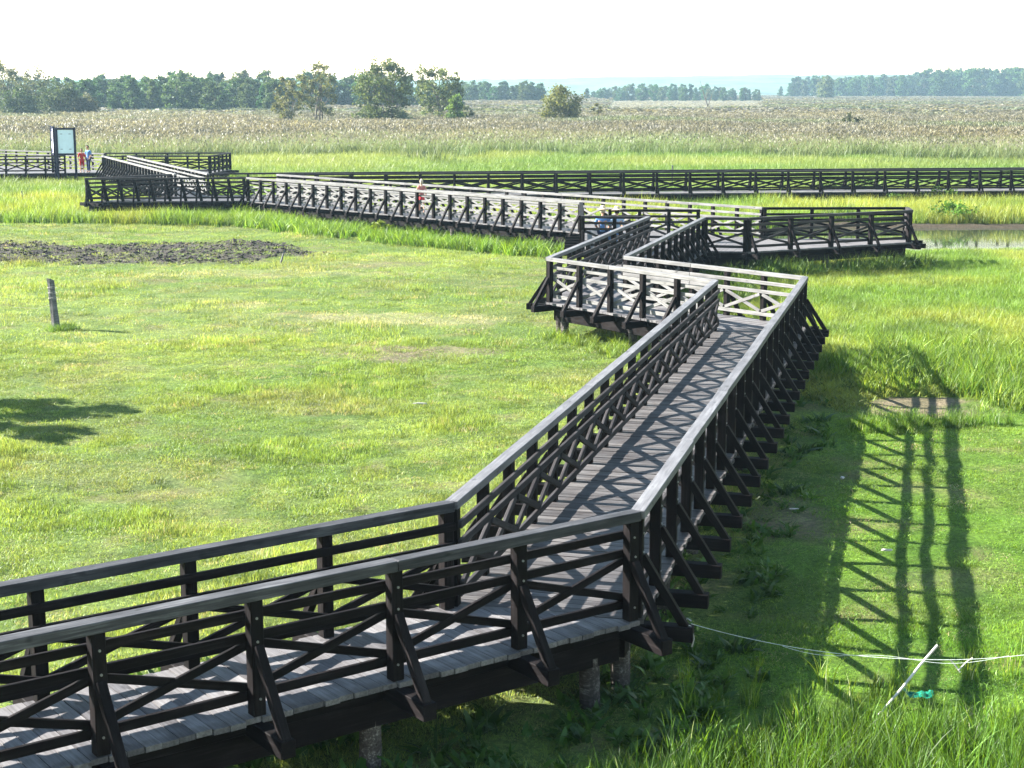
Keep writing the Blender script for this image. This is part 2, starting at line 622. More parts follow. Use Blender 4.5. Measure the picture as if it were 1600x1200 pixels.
def under(parent, a, b, inset_side, every=2.4, first=.4):
    """stringer beam with round piles beneath it along a->b"""
    d = b - a; L = d.length; u = d / L
    beam('stringer', v3(a + u * .1, DECK - .345), v3(b - u * .1, DECK - .345), .19, .255, M['dark'], parent)
    beam('joist', v3(a + u * .12 - inset_side * .09, DECK - .128), v3(b - u * .12 - inset_side * .09, DECK - .128), .08, .15, M['dark'], parent)
    n = max(1, int((L - 2 * first) / every))
    for i in range(n + 1):
        q = a + u * (first + (L - 2 * first) * i / n)
        o = bpy.data.objects.new('pile', random.choice(PILES))
        col.objects.link(o); o.parent = parent
        o.location = v3(q, -.43) - parent.location
        o.rotation_euler = (jit(.03), jit(.03), random.uniform(0, 6))


def leftn(u): return Vector((-u.y, u.x))


def section(name_label, cornersL, cornersR, bay, mats, plank_mat, pitch=.145, single=True, sides='LR', both_r=True, **kw):
    """a straight leg of boardwalk between left edge (l0,l1) and right edge (r0,r1)"""
    (l0, l1), (r0, r1) = cornersL, cornersR
    mid = (l0 + l1 + r0 + r1) / 4
    root = empty('boardwalk', (mid.x, mid.y, 0), name_label, 'boardwalk', 'legs of the timber boardwalk')
    u = ((l1 - l0) + (r1 - r0)).normalized()
    nl = leftn(u)
    o = .085
    poly = [l0 + nl * o, r0 - nl * o, r1 - nl * o, l1 + nl * o]
    planks(root, poly, u, pitch, plank_mat, single)
    w = ((l0 - r0).dot(nl) + (l1 - r1).dot(nl)) / 2
    nL = leftn((l1 - l0).normalized()); nR = -leftn((r1 - r0).normalized())
    if 'L' in sides: railing(root, l0, l1, nL, bay, mats, beam_in=w / 2 - .04, **kw)
    if 'R' in sides: railing(root, r0, r1, nR, bay, mats, beam_in=w / 2 - .04, both=both_r, **kw)
    under(root, l0 - nL * .22, l1 - nL * .22, -nL)
    under(root, r0 - nR * .22, r1 - nR * .22, -nR)
    return root


D3 = (M['dark'], M['cap'], M['darkgrey'])
S3 = (M['dark'], M['silver'], M['silver'])
K3 = (M['dark'], M['darkgrey'], M['dark'])
K5 = (M['dark'], M['dark'], M['dark'])

section('near boardwalk leg across the lower left corner, dark railings, wide sunlit grey planks', (P['A0l'], P['L1']), (P['A0r'], P['R1']), 1.5,
        (M['dark'], M['cap_stained'], M['dark']), M['plank'], pitch=.155, cap_h=.1, bolts=True)
section('long straight boardwalk leg leading away from the viewer, planks striped by crossed shadows', (P['L1'], P['L2']), (P['R1'], P['R2']), 1.15,
        D3, M['plank_brown'], pitch=.142, strut_ends=(True, True), bolts=True, both_r=False)
section('short pale-railed boardwalk leg turning left at the end of the long straight leg', (P['L2'], P['L3']), (P['R2'], P['R3']), 1.2,
        S3, M['plank'], pitch=.142)
section('boardwalk leg climbing right from the pale-railed corner to the wide platform', (P['L3'], P['L4']), (P['R3'], P['R4']), 1.15,
        D3, M['plank'], single=False)

# the wide platform with its pointed spur
root = empty('boardwalk', (7, 57, 0), 'wide boardwalk platform with a pointed spur reaching to the pond', 'boardwalk', 'legs of the timber boardwalk')
K4 = (M['dark'], M['darkgrey'], M['darkgrey'])
planks(root, [P['E0'], P['L4'], P['R4'], P['E1'], P['E3'], P['F1']], Vector((.97, -.25)), .145, M['plank'], False)
planks(root, [P['E1'] + Vector((.03, -.06)), P['E2'] + Vector((.1, -.08)), P['E2b'] + Vector((.1, .08)), P['E3'] + Vector((.03, .05))], (P['E2'] - P['E1']).normalized(), .145, M['plank'], False)


def rail_only(root, a, b, bay, mats, **kw):
    u = (b - a).normalized()
    railing(root, a, b, -leftn(u), bay, mats, beam_in=1.0, **kw)      # deck lies to the left of a->b
    n = -leftn(u)
    under(root, a - n * .22, b - n * .22, -n)


rail_only(root, P['E0'], P['L4'], 1.15, K4)
rail_only(root, P['R4'], P['E1'], 1.4, K4, strut_ends=(True, False))
rail_only(root, P['E1'], P['E2'], 2.0, (M['dark'], M['darkgrey'], M['darkgrey']), post=.14)
rail_only(root, P['E2'], P['E2b'], 1.4, K4, strut_ends=(False, False))
rail_only(root, P['E2b'], P['E3'], 1.8, (M['dark'], M['dark'], M['dark']), struts=False)
rail_only(root, P['F1'], P['E0'], 1.1, K5, struts=False)
railing(root, Vector((3.45, 57.6)), Vector((6.75, 57.5)), Vector((0, -1)), 1.1, (M['dark'], M['dark'], M['darkgrey']), beams=False)
for k in range(3):
    beam('seat_board', (2.95, 55.05 + k * .14, DECK + .43), (4.6, 54.9 + k * .14, DECK + .43), .125, .045, M['cap'], root)
for x in (3.1, 4.4):
    beam('seat_leg', (x, 55.2 - (x - 3) * .09, DECK), (x, 55.2 - (x - 3) * .09, DECK + .405), .1, .1, M['dark'], root)

# long wide leg running back to the left
e3 = P['E3']
fb1 = P['F1'] + (P['E3'] - P['F1']) * 1.0
root = section('long pale-railed boardwalk leg slanting back to the left behind the meadow', (P['F1'], P['F0f']), (P['E3'], P['F0b']), 1.15,
               S3, M['plank'], single=False)

# left-hand platform with raking posts
root = empty('boardwalk', (-16.5, 80.5, 0), 'low boardwalk platform with dark raking posts at the left edge of the meadow', 'boardwalk', 'legs of the timber boardwalk')
planks(root, [P['G0'] + Vector((-.1, -.08)), P['F0f'] + Vector((.2, -.08)), P['F0b'] + Vector((.2, .1)), P['I1r'] + Vector((0, .2)), P['I1l'] + Vector((-.3, .2))], Vector((1, 0)), .145, M['plank'], False)
rail_only(root, P['G0'], P['F0f'] + Vector((-.1, 0)), .78, (M['dark'], M['darkgrey'], M['darkgrey']), lean=.2, post=.14)
rail_only(root, P['I1l'] + Vector((-.2, 0)), P['G0'], 1.1, K3, struts=False)

# leg leading up to the far platform
section('boardwalk leg with bright rails climbing away to the far notice board platform', (P['I1l'], P['I0l']), (P['I1r'], P['I0r']), .95,
        S3, M['plank'], single=False)

# long straight leg across the picture
Hf0, Hf1 = Vector((-11.9, 82.2)), Vector((36.0, 88.6))
Hb0, Hb1 = Vector((-15.5, 83.2)), Vector((36.0, 90.5))
section('very long dark boardwalk leg running straight across to the right behind the pond', (Hb0, Hb1), (Hf0, Hf1), 1.78,
        K3, M['plank'], single=False, span=2)

# far platform at the left edge and its spur
J = dict(a=Vector((-44, 103.0)), b=Vector((-27.1, 106.4)), c=Vector((-27.6, 109.4)), d=Vector((-44, 121.5)))
root = empty('boardwalk', (-33, 108, 0), 'far dark boardwalk platform at the left edge carrying the notice board', 'boardwalk', 'legs of the timber boardwalk')
planks(root, [J['a'], J['b'], J['c'], J['d']], Vector((.97, .2)), .145, M['plank'], False)
rail_only(root, J['a'], J['b'] + Vector((-2.2, -.4)), 1.2, K3)
rail_only(root, J['c'], J['d'], 1.2, S3, struts=False)
Kf0, Kf1 = Vector((-25.6, 105.9)), Vector((-19.75, 105.6))
Kb0, Kb1 = Vector((-27.9, 110.6)), Vector((-19.35, 111.0))
root = empty('boardwalk', (-23, 108, 0), 'short dead-end boardwalk spur behind the climbing leg, dark rails against the reeds', 'boardwalk', 'legs of the timber boardwalk')
planks(root, [Kf0, Kf1, Kb1, Kb0], Vector((1, 0)), .145, M['plank'], False)
rail_only(root, Kf0, Kf1, 1.5, K3, struts=False)
rail_only(root, Kf1, Kb1, 1.05, K3, struts=False)
rail_only(root, Kb1, Kb0, 2.1, K3, struts=False)

# ------------------------------------------------------------------ vegetation machinery
def tuft(name, n, radius, h, width, lean, segs, seed, mat, shades, tip=None, plume=None, power=.5, wind=0.0, leafy=False):
    """a tuft of curved tapering blades -> object kept in a source collection"""
    r = np.random.default_rng(seed)
    rad = radius * r.random(n) ** power; th = r.random(n) * 2 * np.pi
    bx, by = rad * np.cos(th), rad * np.sin(th)
    hh = h[0] + (h[1] - h[0]) * r.random(n)
    ln = lean * (0.25 + r.random(n)) ; la = r.random(n) * 2 * np.pi
    lx, ly = np.cos(la) * ln + wind, np.sin(la) * ln
    wa = r.random(n) * np.pi; ww = width * (0.6 + .8 * r.random(n))
    wxv, wyv = np.cos(wa) * ww / 2, np.sin(wa) * ww / 2
    sh = np.array(shades)[r.integers(0, len(shades), n)]
    V, C, F = [], [], []
    per = 2 * segs + 1
    ts = np.linspace(0, 1, segs + 1)
    for k, tt in enumerate(ts):
        px = bx + lx * hh * tt ** 2; py = by + ly * hh * tt ** 2
        pz = hh * (tt - .35 * np.minimum(np.hypot(lx, ly), 1.2) * tt ** 2)
        wdt = (1 - tt ** 1.6) if k else .8
        if leafy: wdt = .12 + .88 * math.sin(math.pi * min(1, .08 + tt)) ** .8
        cc = sh if tip is None else sh * (1 - tt ** 2) + np.array(tip) * tt ** 2
        if k < segs:
            V += [np.stack([px - wxv * wdt, py - wyv * wdt, pz], -1), np.stack([px + wxv * wdt, py + wyv * wdt, pz], -1)]
            C += [cc, cc]
        else:
            V += [np.stack([px, py, pz], -1)]; C += [cc]
    V = np.stack(V, 1).reshape(-1, 3); C = np.stack(C, 1).reshape(-1, 3)
    base = np.arange(n)[:, None] * per
    tris = []
    for k in range(segs):
        a = 2 * k
        if k < segs - 1:
            tris += [[a, a + 1, a + 3], [a, a + 3, a + 2]]
        else:
            tris += [[a, a + 1, a + 2]]
    F = (base[:, :, None] + np.array(tris)[None]).reshape(-1, 3)
    if plume:
        m, plen, pw, pcs = plume
        k = r.choice(n, m, replace=False)
        tx = bx[k] + lx[k] * hh[k]; ty = by[k] + ly[k] * hh[k]
        tz = hh[k] * (1 - .35 * np.minimum(np.hypot(lx[k], ly[k]), 1.2))
        pl = plen * (.6 + .8 * r.random(m)); a = r.random(m) * np.pi
        dx = .35 + .5 * r.random(m); dy = (r.random(m) - .5) * .6
        off = len(V)
        o0 = np.stack([tx, ty, tz - .25 * pl], -1)
        mid = np.stack([tx + dx * pl * .4, ty + dy * pl * .4, tz + .3 * pl], -1)
        sx = np.stack([np.cos(a) * pw, np.sin(a) * pw, np.zeros(m) + .0], -1)
        end = np.stack([tx + dx * pl, ty + dy * pl, tz + .55 * pl], -1)
        V = np.concatenate([V, np.stack([o0, mid - sx, mid + sx, end], 1).reshape(-1, 3)])
        pc = np.array(pcs)[r.integers(0, len(pcs), m)]
        C = np.concatenate([C, np.repeat(pc, 4, 0)])
        b4 = off + np.arange(m)[:, None, None] * 4
        F = np.concatenate([F, (b4 + np.array([[0, 1, 2], [1, 3, 2]])[None]).reshape(-1, 3)])
    me = np_mesh(name, V, F, C)
    me.materials.append(mat)
    return bpy.data.objects.new(name, me)


def source(name, objs):
    c = bpy.data.collections.new(name)
    for o in objs: c.objects.link(o)
    return c


def scatter(name, pts, scl, colr, coll, nvar, kind='stuff', tilt=.08):
    n = len(pts)
    me = bpy.data.meshes.new(name)
    me.vertices.add(n)
    me.vertices.foreach_set('co', np.asarray(pts, np.float32).ravel())
    rot = np.stack([rng.normal(0, tilt, n), rng.normal(0, tilt, n), rng.random(n) * 6.283], -1).astype(np.float32)
    me.attributes.new('rot', 'FLOAT_VECTOR', 'POINT').data.foreach_set('vector', rot.ravel())
    me.attributes.new('scl', 'FLOAT_VECTOR', 'POINT').data.foreach_set('vector', np.asarray(scl, np.float32).ravel())
    me.attributes.new('idx', 'INT', 'POINT').data.foreach_set('value', rng.integers(0, nvar, n).astype(np.int32))
    cc = np.ones((n, 4), np.float32); cc[:, :3] = colr
    me.attributes.new('col', 'FLOAT_COLOR', 'POINT').data.foreach_set('color', cc.ravel())
    o = bpy.data.objects.new(name, me)
    col.objects.link(o)
    g = bpy.data.node_groups.new(name, 'GeometryNodeTree')
    g.interface.new_socket('Geometry', in_out='INPUT', socket_type='NodeSocketGeometry')
    g.interface.new_socket('Geometry', in_out='OUTPUT', socket_type='NodeSocketGeometry')
    N = g.nodes
    gi, go = N.new('NodeGroupInput'), N.new('NodeGroupOutput')
    ip = N.new('GeometryNodeInstanceOnPoints')
    ci = N.new('GeometryNodeCollectionInfo')
    ci.inputs['Collection'].default_value = coll
    ci.inputs['Separate Children'].default_value = True
    ci.inputs['Reset Children'].default_value = True
    ip.inputs['Pick Instance'].default_value = True

    def na(nm, ty):
        x = N.new('GeometryNodeInputNamedAttribute'); x.data_type = ty
        x.inputs['Name'].default_value = nm
        return x.outputs['Attribute']
    lk = g.links.new
    lk(gi.outputs[0], ip.inputs['Points']); lk(ci.outputs[0], ip.inputs['Instance'])
    lk(na('idx', 'INT'), ip.inputs['Instance Index'])
    lk(na('rot', 'FLOAT_VECTOR'), ip.inputs['Rotation']); lk(na('scl', 'FLOAT_VECTOR'), ip.inputs['Scale'])
    lk(ip.outputs[0], go.inputs[0])
    md = o.modifiers.new('scatter', 'NODES'); md.node_group = g
    o['kind'] = kind
    return o


def view_pts(n, d0, d1, half=.34, xlim=None):
    """random ground points inside the strip of land the photograph looks over"""
    y = np.sqrt(d0 ** 2 + (d1 ** 2 - d0 ** 2) * rng.random(n))
    x = (rng.random(n) * 2 - 1) * half * y * 1.02 + 0
    if xlim: k = (x > xlim[0]) & (x < xlim[1]); x, y = x[k], y[k]
    return x, y


def seg_dist(x, y, a, b):
    a = np.array(a); b = np.array(b); d = b - a; L2 = (d ** 2).sum()
    t = np.clip(((x - a[0]) * d[0] + (y - a[1]) * d[1]) / L2, 0, 1)
    return np.hypot(x - a[0] - t * d[0], y - a[1] - t * d[1])


CENTRES = [((P['A0l'] + P['A0r']) / 2, (P['L1'] + P['R1']) / 2, 1.0), ((P['L1'] + P['R1']) / 2, (P['L2'] + P['R2']) / 2, 1.15),
           ((P['L2'] + P['R2']) / 2, (P['L3'] + P['R3']) / 2, 1.2), ((P['L3'] + P['R3']) / 2, (P['L4'] + P['R4']) / 2, 1.1),
           (Vector((3.0, 57.8)), Vector((9, 56.5)), 3.0), (Vector((9, 56.2)), Vector((14.3, 58)), 1.5),
           ((P['F1'] + P['E3']) / 2, (P['F0f'] + P['F0b']) / 2, 1.7), (Vector((-20, 79.5)), Vector((-13, 80.5)), 1.7),
           ((P['I1l'] + P['I1r']) / 2, (P['I0l'] + P['I0r']) / 2, .9), ((Hf0 + Hb0) / 2, (Hf1 + Hb1) / 2, 1.0),
           (Vector((-44, 112)), Vector((-28, 108)), 4.0), (Vector((-26, 108.3)), Vector((-19.5, 108.3)), 2.6)]


def walk_gap(x, y):
    """distance to the nearest boardwalk edge (negative underneath)"""
    d = np.full(np.shape(x), 1e9)
    for a, b, w in CENTRES: d = np.minimum(d, seg_dist(x, y, a, b) - w)
    return d


GREENS = [(1, 1, 1), (.8, .95, .8), (1.15, 1.05, .9), (.65, .8, .6)]
fine_l = source('turf_source', [tuft('turf', 95, .24, (.025, .085), .0075, .75, 2, s, M['blade'], GREENS, tip=(1.25, 1.15, .9)) for s in range(5)])
mid_l = source('turf_source_wide', [tuft('turf', 60, .34, (.03, .10), .013, .7, 1, 50 + s, M['blade'], GREENS, tip=(1.2, 1.1, .9)) for s in range(4)])


def is_lawn(x, y):
    """short grazed turf: the left meadow, and the strip right of the long leg up to the sedge"""
    left = (x < 4.2 + (y - 36) * .12) & (y < 73 + .15 * (-x))
    bx = 1.27 + (y - 15.77) * .2625
    right = (x > bx - 2.5) & (y < 31 + (fbm(x, y, 1.6, 66) - .5) * 5)
    return left | right


def lawn(name, coll, nv, n, d0, d1, base):
    x, y = view_pts(n, d0, d1)
    k = is_lawn(x, y) & (rng.random(len(x)) > dirt_mask(x, y) * .66) & (rng.random(len(x)) > plough_mask(x, y) * .55) & (pond_mask(x, y) < .3)
    x, y = x[k], y[k]
    s = base * (.55 + .85 * fbm(x, y, 1.1, 61) ** 1.3 + .55 * fbm(x, y, .35, 62, 2)) * (.6 + .7 * rng.random(len(x)))
    zs = s * .75 * (.6 + .9 * sstep(.45, .75, fbm(x, y, 2.4, 63))) * (.7 + 1.0 * sstep(.42, .68, fbm(x, y, .32, 64, 2)))
    rt = (x > 1.27 + (y - 15.77) * .2625) & (y < 31)
    zs = np.where(rt, zs * .65, zs)
    c = lawn_colour(x, y)
    sm = straw_mask(x, y) * (rng.random(len(x)) < .45)
    c = mixc(c, np.array([.40, .37, .26]), sm * .8)
    c = c * (.45 + 1.0 * rng.random((len(x), 1)))
    dead = rng.random(len(x)) < .03
    c[dead] = np.array([.26, .24, .15])
    return scatter(name, np.stack([x, y, ground_z(x, y) - .01], -1), np.stack([s, s, zs], -1), c, coll, nv)


lawn('turf_grass', fine_l, 5, 26000, 13.0, 40, .95)
lawn('turf_grass', mid_l, 4, 26000, 37, 84, 1.1)

# scattered taller tussocks in the turf
tus = source('tussock_source', [tuft('tussock', 46, .16, (.12, .30), .011, .8, 3, 80 + s, M['blade'], GREENS, tip=(1.2, 1.1, .85)) for s in range(4)])
x, y = view_pts(5200, 13.5, 80)
k = is_lawn(x, y) & (fbm(x, y, 2.2, 71) > .60) & (plough_mask(x, y) < .5) & (dirt_mask(x, y) < .5) & (walk_gap(x, y) > .0) & ((x < 1.0 + (y - 15.77) * .2625) | (rng.random(len(x)) < .12))
x, y = x[k], y[k]
s = .4 + .7 * rng.random(len(x))
scatter('tussock_grass', np.stack([x, y, ground_z(x, y) - .02], -1), np.stack([s, s, s * .8], -1), lawn_colour(x, y) * (.7 + .4 * rng.random((len(x), 1))), tus, 4)

# long sedge: lower right corner, clumps right of the walk, strip along the far leg
SEDGE = [(1, 1, 1), (.7, .9, .65), (1.35, 1.2, .8), (.45, .65, .45), (1.2, 1.1, .8)]
sed_n = source('sedge_source', [tuft('sedge', 20, .17, (.35, .85), .024, .6, 6, 100 + s, M['blade'], SEDGE + ([(3.6, 2.9, 7.0)] if s < 2 else []), tip=(1.15, 1.1, .8)) for s in range(5)])
sed_f = source('front_sedge_source', [tuft('sedge', 24, .17, (.30, .95), .017, .42, 6, 300 + s, M['blade'], SEDGE + ([(5.5, 3.2, 16.0)] if s < 3 else []), tip=(1.2, 1.1, .8)) for s in range(6)])
x = rng.uniform(.6, 6.6, 2600); y = rng.uniform(12.4, 16.0, 2600)
edge = 14.6 + (x - 3.0) * .12 + (fbm(x, y, .6, 81) - .5) * 1.1 - sstep(2.0, 1.0, x) * 1.2
k = (y < edge)
x, y = x[k], y[k]
s = .55 + .45 * rng.random(len(x))
scatter('sedge', np.stack([x, y, ground_z(x, y) - .02], -1), np.stack([s, s, s * (.65 + .45 * rng.random(len(x)))], -1), np.array([.055, .125, .016]) * (.3 + 1.15 * rng.random((len(x), 1))), sed_f, 6)
x = rng.uniform(1.6, 7.5, 500); y = rng.uniform(14.2, 17.5, 500)
k = (fbm(x, y, .9, 86) > .5) & (rng.random(len(x)) < .5 * sstep(17.5, 14.8, y))
x, y = x[k], y[k]
s = .3 + .35 * rng.random(len(x))
scatter('sedge', np.stack([x, y, ground_z(x, y) - .02], -1), np.stack([s, s, s], -1), np.array([.09, .16, .02]) * (.5 + .9 * rng.random((len(x), 1))), sed_f, 6)

x, y = view_pts(11000, 28, 41, half=.46, xlim=(5, 20))
bx = 1.27 + (y - 15.77) * .2625
dens = sstep(.38, .62, fbm(x, y, 2.6, 83)) * sstep(29.5, 31, y) * (x > bx + 1.6) * sstep(41, 36, y)
dens = np.maximum(dens, .9 * blob(x, y, 7.25, 29.3, .9, .5, 84, .4)); dens = np.maximum(dens, .9 * blob(x, y, 8.4, 29.6, .9, .5, 85, .4))
dens = dens * (dirt_mask(x, y) < .3) * (y > 31) * (np.hypot((x - 8.3) / 1.3, (y - 31.4) / 1.7) > .5 + .9 * fbm(x, y, .7, 67))
k = rng.random(len(x)) < dens * .62
x, y = x[k], y[k]
s = .55 + .55 * rng.random(len(x))
scatter('sedge', np.stack([x, y, ground_z(x, y) - .02], -1), np.stack([s, s, s * .9], -1), np.array([.10, .165, .022]) * (.5 + .9 * rng.random((len(x), 1))), sed_n, 5)

def clod(seed):
    r_ = random.Random(seed)
    bm = bmesh.new()
    bmesh.ops.create_icosphere(bm, subdivisions=1, radius=1)
    for v in bm.verts: v.co = v.co * r_.uniform(.6, 1.25)
    me = bpy.data.meshes.new('clod'); bm.to_mesh(me); bm.free()
    me.materials.append(M['soil'])
    return bpy.data.objects.new('clod', me)


M['soil'] = plain('peat_soil', (.045, .04, .037), .9, .45, 2.0)
clods = source('clod_source', [clod(k) for k in range(5)])
x = rng.uniform(-24, -5, 14000); y = rng.uniform(54, 69, 14000)
k = (plough_mask(x, y) > .25 + .5 * rng.random(len(x)))
x, y = x[k], y[k]
s = .015 + .065 * rng.random(len(x)) ** 2.2
scatter('soil_clods', np.stack([x, y, ground_z(x, y)], -1), np.stack([s * 1.6, s * 1.3, s * .55], -1), np.ones((len(x), 3)), clods, 5, tilt=.5)

# broad-leaved weeds and rank grass crowding the edges of the walk, plus an unseen light-blocking strip
weed = source('weed_source', [tuft('weed', 15, .20, (.14, .42), .095, 1.0, 5, 210 + s, M['blade'], [(1, 1, 1), (.6, .75, .6), (1.2, 1.15, .9)], tip=(1.1, 1.05, .9), leafy=True) for s in range(4)])


def edge_plants(name, a, b, w0, w1, n, sc, coll, nv, base):
    """plants in a strip w0..w1 metres to the right of the line a->b"""
    u = (b - a).normalized(); nn = Vector((u.y, -u.x)); L = (b - a).length
    t_ = rng.random(n) * L; w = w0 + (w1 - w0) * rng.random(n)
    x = a.x + u.x * t_ + nn.x * w; y = a.y + u.y * t_ + nn.y * w
    k = fbm(x, y, 1.1, 131) > .38
    x, y = x[k], y[k]
    s = sc * (.6 + .7 * rng.random(len(x)))
    scatter(name, np.stack([x, y, ground_z(x, y) - .03], -1), np.stack([s, s, s], -1), np.array(base) * (.6 + .8 * rng.random((len(x), 1))), coll, nv)


GW = (.03, .075, .013)
edge_plants('weeds', P['A0l'], P['L1'], -1.0, -.05, 1300, 1.35, weed, 4, GW)  # unseen strip added to keep sun off the ground under the deck
edge_plants('weeds', P['A0l'], P['L1'], .05, .5, 300, .9, weed, 4, GW)
edge_plants('weeds', P['A0r'], P['R1'] + Vector((.6, .4)), -.5, 1.2, 240, .65, weed, 4, GW)
edge_plants('weeds', P['R1'], P['R2'], -.4, 1.2, 260, .55, weed, 4, GW)
edge_plants('sedge', P['E1'], P['E2'], -.3, 1.3, 420, .95, sed_n, 5, (.06, .11, .02))
edge_plants('weeds', P['E1'], P['E2'], -.2, 1.0, 260, 1.2, weed, 4, GW)
edge_plants('sedge', P['R3'], P['R4'], .1, 2.2, 420, .8, sed_n, 5, (.06, .11, .02))
edge_plants('sedge', P['L3'], P['L2'], -.3, 1.0, 180, .5, sed_n, 5, (.09, .15, .025))
edge_plants('sedge', P['G0'], P['F0f'], -.5, .5, 200, .6, sed_n, 5, (.08, .14, .025))
edge_plants('weeds', Vector((14, 85.2)), Vector((34, 87.6)), -.2, 1.6, 260, 1.6, weed, 4, (.07, .12, .025))

for cx, cy, rx, ry, n_ in ((7.05, 29.3, .7, .5, 110), (8.5, 29.7, 1.0, .35, 60), (8.6, 35.2, 2.8, 1.0, 260), (11.5, 33.5, 2.5, 1.6, 260), (9.5, 36.0, 2.0, .8, 120)):
    a_ = rng.random(n_) * 6.283; q_ = np.sqrt(rng.random(n_))
    x = cx + rx * q_ * np.cos(a_); y = cy + ry * q_ * np.sin(a_)
    s = (.6 + .4 * rng.random(n_)) * (.62 if cy < 30 else 1)
    scatter('sedge', np.stack([x, y, ground_z(x, y) - .02], -1), np.stack([s, s, s * .85], -1), np.array([.07, .145, .018]) * (.5 + .8 * rng.random((n_, 1))), sed_f, 6)

n_ = 26
a_ = rng.random(n_) * 6.283
x = -11.95 + .42 * rng.random(n_) * np.cos(a_) + .1; y = 42.0 + .3 * rng.random(n_) * np.sin(a_) - .1
s = .7 + .5 * rng.random(n_)
scatter('tussock_grass', np.stack([x, y, ground_z(x, y) - .02], -1), np.stack([s, s, s], -1), np.array([.07, .14, .02]) * (.6 + .7 * rng.random((n_, 1))), tus, 4)

# medium grass: right-hand field and everything out to the long leg
mead = source('meadow_source', [tuft('meadow', 60, .38, (.14, .42), .016, .7, 3, 120 + s, M['blade'], SEDGE, tip=(1.35, 1.2, 1.0)) for s in range(5)])


def rough_field(name, n, d0, d1, xlim, cond, base, colr, zr=(.7, 1.2)):
    x, y = view_pts(n, d0, d1, half=.46, xlim=xlim)
    k = cond(x, y) & (pond_mask(x, y) < .06) & (pond_mask(x, y - 1.3) < .3) & (walk_gap(x, y) > -.1) & (dirt_mask(x, y) < .15 + .6 * rng.random(len(x))) & (np.hypot((x - 8.3) / 1.3, (y - 31.4) / 1.5) > .5 + .9 * fbm(x, y, .7, 67))
    x, y = x[k], y[k]
    s = base * (.6 + .8 * fbm(x, y, 1.8, 91)) * (.8 + .4 * rng.random(len(x)))
    c = colr(x, y) * (.5 + 1.0 * rng.random((len(x), 1)))
    zz = s * (zr[0] + (zr[1] - zr[0]) * fbm(x, y, 3.0, 92))
    if d0 < 30: zz = zz * (.35 + .65 * sstep(29, 36.5, y))
    return scatter(name, np.stack([x, y, ground_z(x, y) - .03], -1), np.stack([s, s, zz], -1), c, mead, 5)


def yellow_green(x, y):
    c = mixc(np.array([.08, .155, .024]), np.array([.15, .20, .042]), sstep(.35, .65, fbm(x, y, 5.0, 93)))
    c = mixc(c, np.array([.055, .105, .02]), sstep(.58, .75, fbm(x, y, 2.0, 94)) * .8)
    return c


rough_field('meadow_grass', 40000, 27, 62, (3, 40), lambda x, y: ~is_lawn(x, y) & ((y > 34) | (x > 6.5 + .2 * (31 - y))), .85, yellow_green)
rough_field('meadow_grass', 3600, 60, 65, (9, 40), lambda x, y: pond_mask(x, y) < .05, .7, yellow_green, (.4, .7))
rough_field('meadow_grass', 23000, 62, 92, None, lambda x, y: ~is_lawn(x, y) & ((y > 73) | (x < 9.5)), 1.6, yellow_green, (1.0, 1.6))


def front_strip(x, y):
    d = seg_dist(x, y, (-14.5, 77.6), (3.2, 59.4))
    return (d < .5 + 1.3 * fbm(x, y, 2.0, 95)) & (fbm(x, y, .9, 96) > .36)


x = rng.uniform(-17, 6, 9000); y = rng.uniform(56, 80, 9000)
k = front_strip(x, y) & (walk_gap(x, y) > .1)
x, y = x[k], y[k]
s = .75 + .5 * rng.random(len(x))
scatter('sedge', np.stack([x, y, ground_z(x, y) - .02], -1), np.stack([s, s, s * .85], -1), np.array([.085, .165, .02]) * (.5 + .9 * rng.random((len(x), 1))), sed_n, 5)

# tall grass behind the long leg, then the reed beds
tall = source('tall_grass_source', [tuft('tall_grass', 44, .8, (.5, 1.0), .05, .5, 2, 140 + s, M['reed'], SEDGE, tip=(1.35, 1.2, 1.0)) for s in range(4)])
x, y = view_pts(32000, 91, 152, half=.42)
k = (walk_gap(x, y) > .3)
x, y = x[k], y[k]
c = mixc(np.array([.075, .14, .028]), np.array([.14, .185, .055]), sstep(.35, .65, fbm(x, y, 14, 101)))
c = mixc(c, np.array([.06, .11, .03]), sstep(.6, .75, fbm(x, y, 7, 102)) * .7)
s = .8 + .5 * rng.random(len(x))
zz = s * (.65 + .5 * fbm(x, y, 10, 103))
scatter('tall_grass', np.stack([x, y, ground_z(x, y)], -1), np.stack([s, s, zz], -1), c * (.8 + .4 * rng.random((len(x), 1))), tall, 4)

RG = [(.055, .085, .035), (.07, .10, .038), (.04, .07, .035), (.12, .125, .065)]
PLUME = [(.082, .074, .066), (.105, .095, .082), (.066, .058, .054), (.16, .148, .12)]
reed_n = source('reed_source', [tuft('reed', 58, 1.0, (1.5, 2.2), .055, .28, 3, 160 + s, M['reed'], RG, plume=(38, .40, .05, PLUME), wind=.1) for s in range(4)])
reed_g = source('green_reed_source', [tuft('reed', 58, 1.0, (1.5, 2.1), .06, .38, 3, 170 + s, M['reed'], RG, tip=(.15, .17, .09), plume=(7, .35, .045, PLUME), wind=.1) for s in range(3)])
reed_f = source('far_reed_source', [tuft('reed', 60, 1.0, (1.5, 2.15), .12, .2, 1, 180 + s, M['reed'], RG, plume=(44, .5, .13, PLUME), wind=.06) for s in range(3)])


def reed_front(x): return 141 + (fbm(x, x * 0, 24, 111) - .5) * 44


def pale_meadow(x, y):
    return (x > .055 * y) & (x < .16 * y) & (y > 400) & (y < 900)


def tint(x, y):
    c = np.ones((len(x), 3))
    c = mixc(c, np.array([.85, 1.05, .8]), sstep(.5, .7, fbm(x, y, 40, 112)))
    c = mixc(c, np.array([1.2, 1.15, 1.0]), sstep(.55, .75, fbm(x, y, 25, 113)) * .8)
    return c * np.array([1.12, 1.13, .92]) * (.85 + .35 * rng.random((len(x), 1)))


